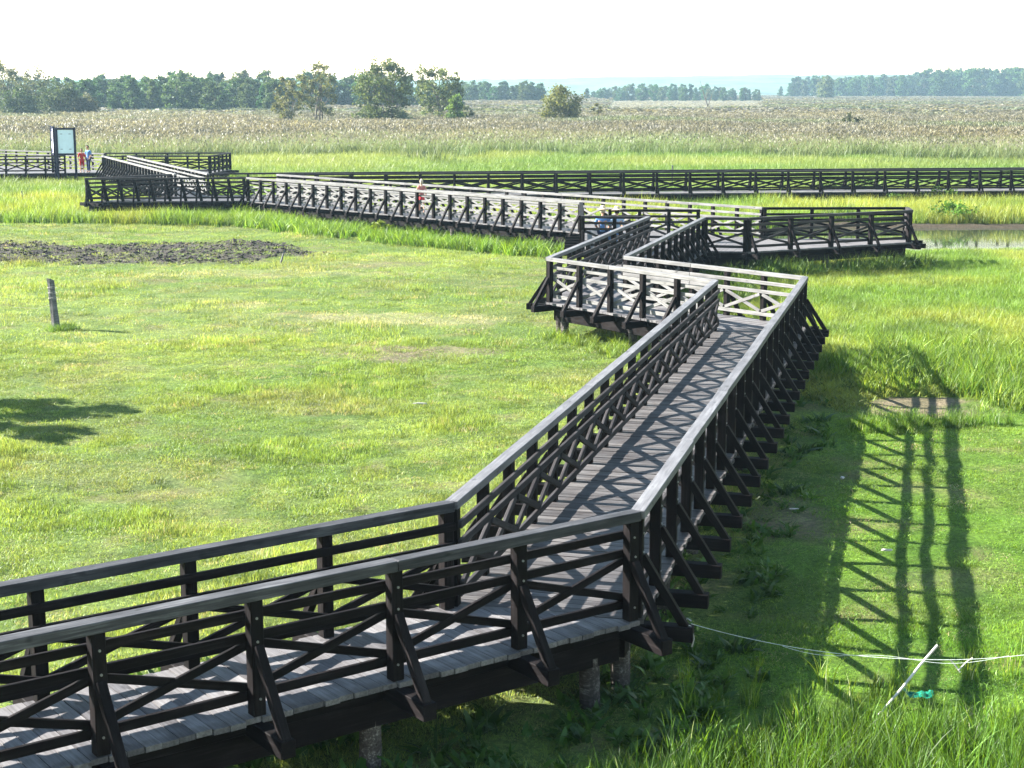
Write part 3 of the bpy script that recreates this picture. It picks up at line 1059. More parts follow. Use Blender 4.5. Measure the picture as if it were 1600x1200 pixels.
x, y = view_pts(48000, 116, 300, half=.40)
f = reed_front(x); k = (y > f + rng.normal(0, 3.5, len(x))) & (y > 116)
x, y = x[k], y[k]
green = (fbm(x, y * .35, 16, 114) + .5 * sstep(46, 0, y - reed_front(x))) > .66
s = .9 + .35 * rng.random(len(x)); zz = (.85 + .3 * fbm(x, y, 12, 115)) * (.93 + .14 * rng.random(len(x)))
tc_ = tint(x, y)
for nm, kk, src, nv in (('reed_bed', ~green, reed_n, 4), ('green_reed_bed', green, reed_g, 3)):
    scatter(nm, np.stack([x[kk], y[kk], ground_z(x[kk], y[kk])], -1), np.stack([s[kk], s[kk], zz[kk]], -1), tc_[kk], src, nv, tilt=.05)
x, y = view_pts(30000, 295, 1300, half=.36)
pm = pale_meadow(x, y)
s = 2.2 + 1.6 * sstep(300, 1000, y) + .8 * rng.random(len(x))
zz = np.where(pm, .35, .9 + .3 * fbm(x, y, 30, 116))
c = tint(x, y); c[pm] = np.array([1.9, 1.9, 1.5])
scatter('far_reed_bed', np.stack([x, y, ground_z(x, y)], -1), np.stack([s, s, zz], -1), c, reed_f, 3, tilt=.02)

# ------------------------------------------------------------------ trees
def tube(V, F, pts, radii, seg=6):
    off0 = len(V)
    prev = None
    for i, (p, r) in enumerate(zip(pts, radii)):
        p = np.array(p)
        d = np.array(pts[min(i + 1, len(pts) - 1)]) - np.array(pts[max(i - 1, 0)])
        d = d / (np.linalg.norm(d) + 1e-9)
        a = np.cross(d, [0.3, 1, .2]); a /= np.linalg.norm(a); b = np.cross(d, a)
        for k in range(seg):
            th = 2 * np.pi * k / seg
            V.append(p + r * (np.cos(th) * a + np.sin(th) * b))
        if i:
            o = off0 + (i - 1) * seg
            for k in range(seg):
                F.append((o + k, o + (k + 1) % seg, o + seg + (k + 1) % seg, o + seg + k))


def tree_meshes(seed, H, Rr, base, nblob, nleaf, leaf, shape='round', stems=1, gap=.3, limbs=.6, shades=None):
    r = np.random.default_rng(seed)
    V, F = [], []
    cz = (base + H) / 2; hz = (H - base) / 2
    blobs = []
    for i in range(nblob):
        t = (i + .5) / nblob
        z = -1 + 2 * t
        a = i * 2.399 + r.random() * .6
        if shape == 'cone': w = (1 - t) ** .8 * .85 + .05
        elif shape == 'column': w = .62 * (1 - abs(z) ** 3 * .7)
        elif shape == 'dome': w = math.sqrt(max(0, 1 - max(z, -.3) ** 2)) * .85
        else: w = math.sqrt(max(0, 1 - z * z)) * .85
        rad = w * (.45 + .55 * r.random() ** .5)
        br = Rr * (.26 + .16 * r.random()) * (0.6 + .5 * w)
        blobs.append((np.array([math.cos(a) * rad * Rr, math.sin(a) * rad * Rr, cz + z * hz * .88 + r.normal() * .08 * hz]), br))
    for s in range(stems):
        sx, sy = (0, 0) if stems == 1 else (r.normal() * .35, r.normal() * .3)
        lx, ly = (r.normal() * .04 * H, r.normal() * .04 * H) if stems == 1 else (r.normal() * .3 * Rr + sx, r.normal() * .3 * Rr)
        r0 = .026 * H / (stems ** .4)
        top = H * (.86 if shape in ('cone', 'column') else .7)
        pts = [(sx + lx * t * t + r.normal() * .05, sy + ly * t * t + r.normal() * .05, top * t - .3 * (t == 0)) for t in np.linspace(0, 1, 6)]
        tube(V, F, pts, [r0 * (1.25 if t == 0 else 1 - .82 * t) for t in np.linspace(0, 1, 6)])
        for c, br in blobs[s::stems]:
            if r.random() > limbs: continue
            t = np.clip((c[2] / top) * r.uniform(.35, .7), .12, .85)
            st = np.array([sx + lx * t * t, sy + ly * t * t, top * t])
            m = (st + c) / 2 + np.array([0, 0, -.06 * H]) + r.normal(0, .03 * H, 3)
            tube(V, F, [st, m, c], [r0 * .45 * (1 - .5 * t), r0 * .28, r0 * .08], 5)
    tm = np_mesh('trunk', np.array(V), np.array(F), smooth=True)
    tm.materials.append(M['bark'])
    wts = np.array([b[1] ** 2 for b in blobs]); wts /= wts.sum()
    k = r.choice(len(blobs), nleaf, p=wts)
    cen = np.array([b[0] for b in blobs])[k]; br = np.array([b[1] for b in blobs])[k]
    d = r.normal(size=(nleaf, 3)); d /= np.linalg.norm(d, axis=1)[:, None]
    rad = r.random(nleaf) ** .45 * (1 + .22 * r.normal(size=nleaf))
    # leaves sit in twig clusters so that sky shows between them
    ntw = max(40, nleaf // 22)
    kt = r.choice(len(blobs), ntw, p=wts)
    dt = r.normal(size=(ntw, 3)); dt /= np.linalg.norm(dt, axis=1)[:, None]
    rt = r.random(ntw) ** .4 * (1 + .2 * r.normal(size=ntw))
    tw = np.array([b[0] for b in blobs])[kt] + dt * (np.array([b[1] for b in blobs])[kt] * rt)[:, None] * np.array([1, 1, .85])
    ti = r.integers(0, ntw, nleaf)
    k = kt[ti]
    p = tw[ti] + r.normal(size=(nleaf, 3)) * (Rr * (.14 - .08 * gap)) * np.array([1, 1, .8])
    p[:, 2] = np.maximum(p[:, 2], .1)
    n1 = r.normal(size=(nleaf, 3)); n1 /= np.linalg.norm(n1, axis=1)[:, None]
    n2 = np.cross(n1, r.normal(size=(nleaf, 3))); n2 /= np.linalg.norm(n2, axis=1)[:, None]
    sz = leaf * (.5 + r.random((nleaf, 1)))
    a = n1 * sz * .5; b = n2 * sz * .32
    V = np.stack([p - a, p - b * .9 + a * .1, p + a, p + b], 1).reshape(-1, 3)
    F = np.arange(nleaf * 4).reshape(-1, 4)
    sh = np.array(shades or [(1, 1, 1), (.8, .85, .75), (1.2, 1.15, .9), (.65, .75, .65)])
    blobtone = .8 + .45 * r.random(len(blobs))
    twt = .75 + .5 * r.random(ntw)
    C = np.repeat(sh[r.integers(0, len(sh), nleaf)] * (blobtone[k] * twt[ti])[:, None], 4, 0)
    cm = np_mesh('crown', V, F, C)
    cm.materials.append(M['leaf'])
    return tm, cm


def place_tree(meshes, name, x, y, colr, label, group=None, cat='tree', sc=1.0, rz=None, z=None, zs=None):
    root = empty(name, (x, y, float(ground_z(np.array(x), np.array(y))) - .05 if z is None else z), label, cat, group)
    root.rotation_euler.z = random.uniform(0, 6.28) if rz is None else rz
    root.scale = (sc, sc, zs or sc)
    link('trunk', meshes[0], None, root)
    c = link('crown', meshes[1], None, root)
    c.color = (*colr, 1)
    return root


def at(px, d): return (px - 800) / 2500 * (d * .9836 + .8)


def zt(py, d): return CAM_Z - (py - 141) * d / 2500


OLIVE = (.085, .095, .04)
# the big solitary trees of the reed bed
d = 250
place_tree(tree_meshes(301, zt(97, d), 3.6, 2.6, 20, 2900, .36, 'dome', stems=3, gap=1.0, limbs=1), 'willow_tree', at(497, d), d, (.105, .105, .055),
           'airy multi-stemmed willow with bare limbs showing, left of the dense round willow', rz=.4)
place_tree(tree_meshes(302, zt(118, d), 2.7, .6, 20, 3000, .34, 'round', stems=3, gap=.9, limbs=1), 'willow_tree', at(456, d), d - 3, (.12, .115, .06),
           'low olive willow bush leaning against the airy multi-stemmed willow', rz=1.2)
d = 238
place_tree(tree_meshes(303, zt(94, d), 4.15, .8, 40, 9000, .36, 'dome', stems=2, gap=.75, limbs=.9), 'willow_tree', at(601, d), d, (.075, .09, .045),
           'largest dense round-crowned willow standing alone in the reed bed', rz=.2)
d = 262
place_tree(tree_meshes(304, zt(100, d), 4.0, 2.6, 26, 4300, .36, 'dome', stems=3, gap=.95, limbs=1), 'willow_tree', at(685, d), d, (.085, .10, .045),
           'round open-crowned willow right of the densest willow', rz=2.2)
d = 246
place_tree(tree_meshes(305, zt(146, d), 1.9, .2, 18, 3000, .34, 'cone', stems=2, gap=.3), 'willow_bush', at(712, d), d, (.095, .14, .04),
           'fresh green pointed bush at the foot of the open-crowned willow', cat='bush')
place_tree(tree_meshes(306, zt(162, d), 1.1, .2, 9, 1100, .3, 'round', stems=2, gap=.3), 'willow_bush', at(732, d), d - 2, (.075, .085, .045),
           'small grey-green shrub right of the fresh green pointed bush', cat='bush')
d = 248
place_tree(tree_meshes(307, zt(135, d), 3.0, .1, 30, 6500, .34, 'round', stems=3, gap=.35), 'willow_bush', at(877, d), d, (.105, .105, .045),
           'large rounded olive bush standing by itself in mid reed bed', cat='bush')
place_tree(tree_meshes(308, zt(158, d), 1.05, .2, 9, 1100, .3, 'round', stems=2, gap=.4), 'willow_bush', at(933, d + 20), d + 20, (.12, .11, .06),
           'small brownish bush right of the large rounded olive bush', cat='bush')
d = 205
place_tree(tree_meshes(309, zt(178, d), 1.15, .1, 10, 1500, .26, 'round', stems=2, gap=.3), 'willow_bush', at(1332, d), d, (.05, .055, .03),
           'dark low bush poking out of the reeds on the right', cat='bush')
place_tree(tree_meshes(310, zt(187, d), .8, .1, 8, 700, .24, 'round', stems=2, gap=.3), 'willow_bush', at(1294, d), d, (.075, .085, .035),
           'smallest olive bush in the reeds left of the dark low bush', cat='bush')
# left edge trees
d = 300
for px, py, w, pc, lb, sh, dd in ((93, 129, 3.9, (.06, .075, .04), 'dark spreading tree just above the notice board', 'dome', 0),
                                  (8, 97, 4.6, (.09, .09, .05), 'tall thin-topped tree at the very left edge', 'round', 6),
                                  (58, 112, 3.7, (.08, .085, .05), 'brownish rounded tree between the left edge tree and the dark spreading tree', 'round', 14),
                                  (28, 138, 3.4, (.06, .08, .045), 'low bushy tree under the tall thin-topped tree', 'round', -8),
                                  (132, 150, 2.6, (.085, .08, .05), 'low reddish-brown bush right of the dark spreading tree', 'round', 2)):
    place_tree(tree_meshes(320 + px, zt(py, d), w, .8 if sh == 'round' else 2.0, 26, 4200, .4, sh, stems=2, gap=.5, limbs=.9), 'alder_tree', at(px, d + dd), d + dd, pc, lb)

# trees of the woods: a few shapes, each copied tree its own object
LIB = [tree_meshes(400 + i, 10, w, b, nb, 5000, .5, sh, 1, .45, .5) for i, (w, b, nb, sh) in enumerate(
    ((2.7, .3, 22, 'round'), (2.2, .2, 22, 'column'), (2.5, .2, 24, 'cone'), (3.1, .8, 26, 'dome'), (2.1, .2, 20, 'column'), (2.9, .2, 24, 'round')))]
BLUEG = [(.045, .08, .036), (.055, .09, .038), (.038, .07, .036), (.068, .092, .042), (.044, .085, .034)]


def wood_row(px0, px1, d, top, n, label, group, spread=30, hvar=.14, shapes=(0, 1, 2, 3, 4, 5), name='wood_tree', cb=1.0):
    for i in range(n):
        px = px0 + (px1 - px0) * (i + .5 + jit(.35)) / n
        dd = d + random.uniform(0, spread)
        h = (zt(np.interp(px, *top), dd)) * (1 + random.uniform(-hvar, hvar * .5))
        s = h / 10
        wsc = s * random.uniform(.85, 1.25)
        c = random.choice(BLUEG)
        c = tuple(v * cb * random.uniform(.8, 1.2) for v in c)
        place_tree(LIB[random.choice(shapes)], name, at(px, dd), dd, c, label, group, sc=wsc, zs=s)


wood_row(98, 450, 345, ([98, 190, 215, 300, 340, 450], [124, 126, 116, 114, 120, 122]), 26, 'tree in the front of the broad wood left of the willows', 'trees in the front of the left wood', 40, .16)
wood_row(-40, 720, 425, ([-40, 100, 220, 560, 700, 720], [118, 122, 116, 114, 122, 130]), 44, 'tree in the back of the broad wood behind the willows', 'trees in the back of the left wood', 60, .12)
wood_row(700, 850, 625, ([700, 760, 850], [131, 128, 131]), 20, 'tree in the small wood left of the rounded olive bush', 'trees of the small middle wood', 60, .15)
wood_row(926, 1192, 830, ([926, 950, 1100, 1192], [142, 134, 132, 140]), 34, 'tree in the low hazy wood in the middle distance', 'trees of the low hazy wood', 90, .2)
wood_row(1218, 1640, 1050, ([1218, 1240, 1420, 1460, 1640], [134, 122, 118, 109, 106]), 46, 'tree in the front of the blue wood on the right', 'trees in the front of the right wood', 60, .13)
wood_row(1235, 1640, 1150, ([1235, 1420, 1480, 1640], [122, 116, 107, 105]), 36, 'tree in the back of the blue wood on the right', 'trees in the back of the right wood', 80, .1)
d = 880
place_tree(LIB[3], 'oak_tree', at(1290, d), d, (.09, .105, .045), 'lone rounded tree standing just in front of the blue wood on the right', sc=1.25, zs=zt(119, d) / 10)
place_tree(LIB[2], 'spruce_tree', at(917, 800), 800, (.05, .075, .04), 'lone pointed conifer left of the low hazy wood', sc=.85, zs=zt(137, 800) / 10)

# dead tree
V, F = [], []
tube(V, F, [(0, 0, -.3), (.1, 0, 2.2), (-.9, 0, 5.2), (-2.0, .2, 8.8)], [.22, .18, .1, .03])
tube(V, F, [(.08, 0, 2.0), (.9, .2, 4.2), (1.5, .3, 6.2)], [.12, .07, .02])
tube(V, F, [(-.4, 0, 3.6), (-.1, .3, 5.2), (.2, .4, 6.4)], [.08, .05, .02])
tube(V, F, [(-1.1, 0, 6.0), (-1.9, .2, 6.9)], [.05, .02])
d = 420
root = empty('dead_tree', (at(1105, d), d, 0), 'bare leafless dead tree with a long leaning branch in the far reeds', 'tree')
link('trunk', np_mesh('trunk', np.array(V), np.array(F), smooth=True), M['bark'], root)

# weedy shrubs by the long leg, and a hedge out of frame on the left whose shade falls on the meadow
for i, (px, yy, w, h, c, lb) in enumerate(((1345, 91.3, 1.7, 1.5, (.035, .06, .018), 'dark green shrub just behind the long dark boardwalk leg'),
                                           (1300, 91.6, 1.0, 1.1, (.04, .07, .02), 'small dark shrub left of the shrub behind the long leg'),
                                           (1470, 86.4, 1.0, 1.0, (.06, .10, .025), 'leafy weed clump growing in front of the long dark leg near the right edge'),
                                           (1400, 85.9, .7, .8, (.065, .11, .025), 'smaller leafy weed clump in front of the long dark leg'),
                                           (1490, 77.5, 1.1, .9, (.06, .12, .02), 'bright green waterside shrub on the far bank of the pond'),
                                           (595, 69.3, .45, .7, (.13, .16, .025), 'small yellow-green plant at the foot of the pale-railed leg'))):
    place_tree(tree_meshes(500 + i, h, w, .05, 12, 1300, .13, 'round', stems=2, gap=.3), 'shrub', at(px, yy), yy, c, lb, cat='shrub')

# ------------------------------------------------------------------ notice board
def spot(px, py, d):
    """point seen at photograph position (px, py) at horizontal distance d"""
    a = math.cos(PITCH) + -(py - 600) / 2500 * math.sin(PITCH)
    b = -math.sin(PITCH) + -(py - 600) / 2500 * math.cos(PITCH)
    return Vector(((px - 800) / 2500 * d / a, d, CAM_Z + b * d / a))


def gspot(px, py, z=0.0):
    a = math.cos(PITCH) + -(py - 600) / 2500 * math.sin(PITCH)
    b = -math.sin(PITCH) + -(py - 600) / 2500 * math.cos(PITCH)
    d = (z - CAM_Z) / b * a
    return Vector(((px - 800) / 2500 * d / a, d, z))


M['blueframe'] = plain('dark_blue_frame', (.012, .014, .03), .5)
M['sheet'] = plain('pale_blue_sheet', (.50, .62, .70), .5, .05, 3)
M['white'] = plain('white_panel', (.45, .46, .55), .5, .08, 3)
M['ink'] = plain('dark_print', (.02, .022, .05), .5)


def panel_board(root, a, b, z0, z1, marks, face):
    """a framed board between uprights a and b"""
    u = (b - a).normalized(); n = Vector((u.y, -u.x)) * face
    beam('upright', v3(a, -.3), v3(a, z1 + .03), .13, .13, M['blueframe'], root)
    beam('upright', v3(b, -.3), v3(b, z1 + .03), .13, .13, M['blueframe'], root)
    beam('frame_bar', v3(a + u * .065, z1 - .05), v3(b - u * .065, z1 - .05), .09, .12, M['blueframe'], root)
    beam('frame_bar', v3(a + u * .065, z0 + .05), v3(b - u * .065, z0 + .05), .09, .12, M['blueframe'], root)
    L = (b - a).length - .14
    c = (a + b) / 2
    p = beam('panel', v3(c - u * L / 2, (z0 + z1) / 2), v3(c + u * L / 2, (z0 + z1) / 2), .03, z1 - z0 - .225, M['sheet'] if marks == 'bolts' else M['white'], root)
    if marks == 'bolts':
        for sx in (-.27, .27):
            for sz in (-.28, .28):
                beam('mark', v3(c + u * (sx * L - .08) + n * .018, (z0 + z1) / 2 + sz * (z1 - z0)), v3(c + u * (sx * L + .08) + n * .018, (z0 + z1) / 2 + sz * (z1 - z0)), .01, .03, M['ink'], root)
    else:
        for sz in (-.36, 0.02, .38):
            beam('picture', v3(c + u * (.02) + n * .018, (z0 + z1) / 2 + sz * (z1 - z0)), v3(c + u * (.45) + n * .018, (z0 + z1) / 2 + sz * (z1 - z0)), .01, .24, M['ink'], root)


root = empty('notice_board', (-29.2, 105.1, 0), 'tall two-sided notice board with pale blue panel in dark frame on the far platform', 'notice board')
panel_board(root, Vector((-29.58, 105.1)), Vector((-28.41, 105.1)), 2.1, 3.84, 'bolts', 1)
panel_board(root, Vector((-29.8, 105.3)), Vector((-30.3, 106.45)), 2.1, 3.92, 'pictures', -1)

# ------------------------------------------------------------------ people
def skin_mesh(name, chain, parent, mat, sub=2):
    """chain: (verts, edges, radii) grown into one smooth body"""
    verts, edges, radii = chain
    me = bpy.data.meshes.new(name)
    me.from_pydata([tuple(v) for v in verts], edges, [])
    me.materials.append(mat)
    o = bpy.data.objects.new(name, me)
    col.objects.link(o); o.parent = parent
    md = o.modifiers.new('skin', 'SKIN')
    md.use_smooth_shade = True
    sv = me.skin_vertices[0].data
    for i, r_ in enumerate(radii):
        sv[i].radius = r_ if isinstance(r_, tuple) else (r_, r_)
        sv[i].use_root = (i == 0)
    ss = o.modifiers.new('smooth', 'SUBSURF'); ss.levels = sub; ss.render_levels = sub
    return o


SKIN = plain('skin_tone', (.36, .20, .14), .5, .05)


def head_mesh(parent, c, s, hair_mat, face=1, hat=None, long_hair=False):
    bm = bmesh.new()
    bmesh.ops.create_uvsphere(bm, u_segments=16, v_segments=12, radius=1)
    for v in bm.verts:
        x, y, z = v.co
        w = 1 - .18 * max(0, -z)
        v.co = Vector((x * .075 * w, y * .095 * (1 if y < 0 else .95 * w + .05), z * .118)) * s
    def lump(p, r):
        bmesh.ops.create_uvsphere(bm, u_segments=8, v_segments=6, radius=r * s, matrix=Matrix.Translation(Vector(p) * s))
    lump((0, .098, -.012), .016); lump((.077, -.005, -.01), .018); lump((-.077, -.005, -.01), .018)
    me = bpy.data.meshes.new('head'); bm.to_mesh(me); bm.free()
    for p in me.polygons: p.use_smooth = True
    h = link('head', me, SKIN, parent); h.location = c
    bm = bmesh.new()
    for sx in (-.03, .03):
        bmesh.ops.create_uvsphere(bm, u_segments=8, v_segments=6, radius=.011 * s, matrix=Matrix.Translation(Vector((sx, .086, .012)) * s))
    bmesh.ops.create_cube(bm, size=1, matrix=Matrix.Translation(Vector((0, .082, -.052)) * s) @ Matrix.Diagonal((.045 * s, .02 * s, .01 * s, 1)))
    me = bpy.data.meshes.new('facial_feature'); bm.to_mesh(me); bm.free()
    f = link('facial_feature', me, M['ink'], parent); f.location = c
    bm = bmesh.new()
    bmesh.ops.create_uvsphere(bm, u_segments=18, v_segments=12, radius=1)
    dele = [v for v in bm.verts if v.co.z < (.1 if v.co.y > 0 else -.55 if not long_hair else -.95) + max(0, v.co.y) * .45]
    bmesh.ops.delete(bm, geom=dele, context='VERTS')
    rr = random.Random(3)
    for v in bm.verts:
        v.co = Vector((v.co.x * .086, v.co.y * .108 - .006, v.co.z * (.13 if v.co.z > 0 else (.2 if long_hair else .12)))) * s * (1 + rr.uniform(-.03, .05))
    bmesh.ops.solidify(bm, geom=bm.faces[:], thickness=.008)
    me = bpy.data.meshes.new('hair'); bm.to_mesh(me); bm.free()
    for p in me.polygons: p.use_smooth = True
    hh = link('hair', me, hair_mat, parent); hh.location = c
    if hat:
        prof = [(.0, .155), (.06, .152), (.088, .135), (.098, .06), (.104, .045), (.20, .02), (.205, .012), (.10, .03)]
        V, F = [], []
        for (r_, z) in prof:
            for k in range(20):
                a = 2 * math.pi * k / 20
                V.append((r_ * s * math.cos(a), r_ * s * 1.08 * math.sin(a), (z + .012 * math.cos(2 * a) * (r_ > .15)) * s))
        for j in range(len(prof) - 1):
            for k in range(20):
                F.append((j * 20 + k, j * 20 + (k + 1) % 20, (j + 1) * 20 + (k + 1) % 20, (j + 1) * 20 + k))
        ht = link('hat', np_mesh('hat', V, F, smooth=True), hat, parent)
        ht.location = Vector(c) + Vector((0, -.01, .035)) * s
        ht.rotation_euler.x = R(-8)


def person(label, loc, facing, h, pose, shirt, lower, hair, hat=None, long_hair=False, skirt=False, bare_legs=False):
    root = empty('person', loc, label, 'person')
    root.rotation_euler.z = facing
    s = h / 1.75
    J = {}
    if pose == 'sit':
        J.update(pel=(0, 0, .09), ab=(0, -.02, .27), chest=(0, -.01, .45), neck=(0, .01, .62), hd=(0, .04, .74))
        J.update(hl=(-.09, .03, .07), hr=(.09, .03, .07), kl=(-.12, .45, .08), kr=(.12, .45, .08), al=(-.12, .46, -.34), ar=(.12, .46, -.34), tl=(-.13, .60, -.42), tr=(.13, .60, -.42))
        J.update(sl=(-.18, 0, .56), sr=(.18, 0, .56), el=(-.25, .06, .30), er=(.25, .06, .30), wl=(-.17, .28, .17), wr=(.17, .28, .17), fl=(-.13, .36, .14), fr=(.13, .36, .14))
    else:
        st = .14 if pose == 'walk' else .02
        J.update(pel=(0, 0, .95), ab=(0, -.01, 1.12), chest=(0, -.005, 1.30), neck=(0, .01, 1.47), hd=(0, .03, 1.60))
        J.update(hl=(-.09, 0, .92), hr=(.09, 0, .92), kl=(-.10, st + .03, .50), kr=(.10, -st * .6 + .02, .50), al=(-.11, st, .09), ar=(.11, -st * 1.7, .10), tl=(-.13, st + .14, .03), tr=(.13, -st * 1.7 + .13, .03))
        J.update(sl=(-.18, 0, 1.42), sr=(.18, 0, 1.42), el=(-.235, -.02, 1.15), er=(.235, -.02, 1.15), wl=(-.22, .12, .94), wr=(.22, .10, .93), fl=(-.21, .17, .86), fr=(.21, .15, .85))
    names = list(J); ix = {n: i for i, n in enumerate(names)}
    V = [Vector(J[n]) * s for n in names]
    E_ = [('pel', 'ab'), ('ab', 'chest'), ('chest', 'neck'), ('neck', 'hd'), ('pel', 'hl'), ('pel', 'hr'), ('hl', 'kl'), ('hr', 'kr'), ('kl', 'al'), ('kr', 'ar'), ('al', 'tl'), ('ar', 'tr'),
          ('chest', 'sl'), ('chest', 'sr'), ('sl', 'el'), ('sr', 'er'), ('el', 'wl'), ('er', 'wr'), ('wl', 'fl'), ('wr', 'fr')]
    rad = dict(pel=.12, ab=(.115, .10), chest=(.125, .11), neck=.05, hd=.05, hl=.085, hr=.085, kl=.055, kr=.055, al=.037, ar=.037, tl=.03, tr=.03, sl=.058, sr=.058, el=.041, er=.041, wl=.03, wr=.03, fl=.026, fr=.026)

    def ch(ns, extra, edges, last=None):
        vv = [V[ix[n]] for n in ns]
        rr = [tuple((q + extra) * s for q in rad[n]) if isinstance(rad[n], tuple) else (rad[n] + extra) * s for n in ns]
        return vv, [(ns.index(a), ns.index(b)) for a, b in edges if a in ns and b in ns], rr
    skin_mesh('body', ch(names, 0, E_), root, SKIN)
    skin_mesh('shirt', ch(['ab', 'chest', 'pel', 'sl', 'sr', 'el', 'er', 'neck'] if not skirt else ['ab', 'chest', 'pel', 'sl', 'sr'], .014, E_), root, shirt)
    if skirt:
        V2 = [V[ix['pel']] + Vector((0, 0, .08 * s)), V[ix['pel']] - Vector((0, 0, .12 * s)), V[ix['pel']] - Vector((0, 0, .34 * s))]
        skin_mesh('skirt', (V2, [(0, 1), (1, 2)], [.125 * s, .17 * s, .20 * s]), root, lower)
    else:
        skin_mesh('trousers', ch(['pel', 'hl', 'hr', 'kl', 'kr'] + ([] if bare_legs else ['al', 'ar']), .018, E_), root, lower)
    skin_mesh('shoe', ([V[ix['al']] - Vector((0, .02, .05)) * s, V[ix['tl']]], [(0, 1)], [.045 * s, .035 * s]), root, M['ink'], 1)
    skin_mesh('shoe', ([V[ix['ar']] - Vector((0, .02, .05)) * s, V[ix['tr']]], [(0, 1)], [.045 * s, .035 * s]), root, M['ink'], 1)
    hc = V[ix['hd']] + Vector((0, .01, .06)) * s
    head_mesh(root, hc, s, hair, hat=hat, long_hair=long_hair)
    return root


CL = dict(red=plain('red_cloth', (.36, .025, .03), .8), blue=plain('blue_cloth', (.10, .20, .42), .8), navy=plain('navy_cloth', (.02, .03, .07), .8), paleblue=plain('pale_blue_cloth', (.28, .36, .48), .8, .3, 30),
          straw=plain('straw', (.42, .34, .24), .8, .3, 60), grey_hair=plain('grey_blond_hair', (.30, .26, .20), .7), dark_hair=plain('dark_hair', (.015, .012, .012), .6), pink=plain('faded_red_cloth', (.30, .10, .09), .8))
person('person in a red skirt and faded red top seen from behind on the pale-railed leg', (-3.97, 70.6, DECK), R(5), 1.5, 'walk', CL['pink'], CL['red'], CL['grey_hair'], skirt=True, long_hair=True)
person('person in a straw hat and blue shirt sitting on the platform bench, left of two', (3.12, 55.2, DECK + .46), R(-8), 1.76, 'sit', CL['blue'], CL['navy'], CL['grey_hair'], hat=CL['straw'])
person('person in straw hat and pale patterned shirt, right of two on the platform bench', (3.62, 55.18, DECK + .46), R(14), 1.72, 'sit', CL['paleblue'], CL['blue'], CL['dark_hair'], hat=CL['straw'])
person('person in a red top and red shorts standing beside the notice board', (-28.3, 106.2, DECK), R(-160), 1.55, 'stand', CL['red'], CL['red'], CL['dark_hair'], bare_legs=True)
person('person in blue shirt behind the one in red by the notice board', (-28.0, 106.7, DECK), R(150), 1.75, 'stand', CL['blue'], CL['navy'], CL['dark_hair'])

# ------------------------------------------------------------------ meadow odds and ends
def rag_post(name, base, top, w, th, seed, mat, label, cat='post'):
    rr = random.Random(seed)
    d = top - base; L = d.length
    bm = bmesh.new()
    rings = []
    prof = [(-.5, -.5), (.1, -.55), (.5, -.4), (.52, .2), (.4, .5), (-.3, .52), (-.52, .1)]
    for k in range(7):
        t_ = k / 6
        sc_ = 1.25 - .4 * t_ ** .6
        rings.append([bm.verts.new((x * w * sc_ + rr.uniform(-.1, .1) * w * .5, y * th * sc_ + rr.uniform(-.1, .1) * th * .5, L * t_ + (rr.uniform(-.05, .02) if k == 6 else 0) + (.12 * x * w / .2 if k == 6 else 0))) for x, y in prof])
    n = len(prof)
    for k in range(6):
        for i in range(n): bm.faces.new((rings[k][i], rings[k][(i + 1) % n], rings[k + 1][(i + 1) % n], rings[k + 1][i]))
    bm.faces.new(rings[6])
    me = bpy.data.meshes.new(name); bm.to_mesh(me); bm.free()
    root = empty(name, base, label, cat)
    o = link('shaft', me, mat, root)
    o.rotation_euler = d.to_track_quat('Z', 'Y').to_euler()
    return root, L


def rope_mesh(pts, r, seg=5):
    V, F = [], []
    tube(V, F, [tuple(p) for p in pts], [r] * len(pts), seg)
    return np_mesh('cord', np.array(V), np.array(F), smooth=True)


M['cord'] = plain('pale_cord', (.42, .46, .42), .7, .2, 40)
M['string'] = plain('white_string', (.30, .29, .27), .8, .2, 40)
gb = gspot(89, 514)
root, L = rag_post('fence_post', gb - Vector((0, 0, .25)), gb + Vector((-.12, .05, 1.33)), .19, .15, 5, M['greypost'], 'old split fence post with white string wound round it in the left meadow')
V, F = [], []
pts = []
for k in range(70):
    t_ = k / 69
    a = t_ * 2 * math.pi * 6
    zz = .75 + .42 * t_ + .03 * math.sin(a * .5)
    pts.append((math.cos(a) * .13 - .10 * zz / 1.33, math.sin(a) * .11 + .04, zz + .25))
link('string', rope_mesh(pts, .004, 4), M['string'], root)
pts = [(-.1, .0, .9), (-.5, .0, .8), (-1.2, .1, .82)]
link('string', rope_mesh(pts, .003, 4), M['string'], root)
gb = gspot(436, 414)
rag_post('board_stub', gb - Vector((0, 0, .15)), gb + Vector((.2, 0, .5)), .2, .06, 8, M['greypost'], 'short leaning grey board stub at the edge of the ploughed strip', 'stake')
gb = gspot(37, 326)
rag_post('stake', gb - Vector((0, 0, .2)), gb + Vector((-.05, 0, .95)), .05, .05, 9, M['greypost'], 'thin dark stake in the grass below the far platform', 'stake')
gb = gspot(1020, 268, .6)
rag_post('stake', Vector((gb.x, 100, -.2)), Vector((gb.x, 100, 1.7)), .09, .09, 10, M['greypost'], 'thin grey stake in the tall grass behind the long dark leg', 'stake')

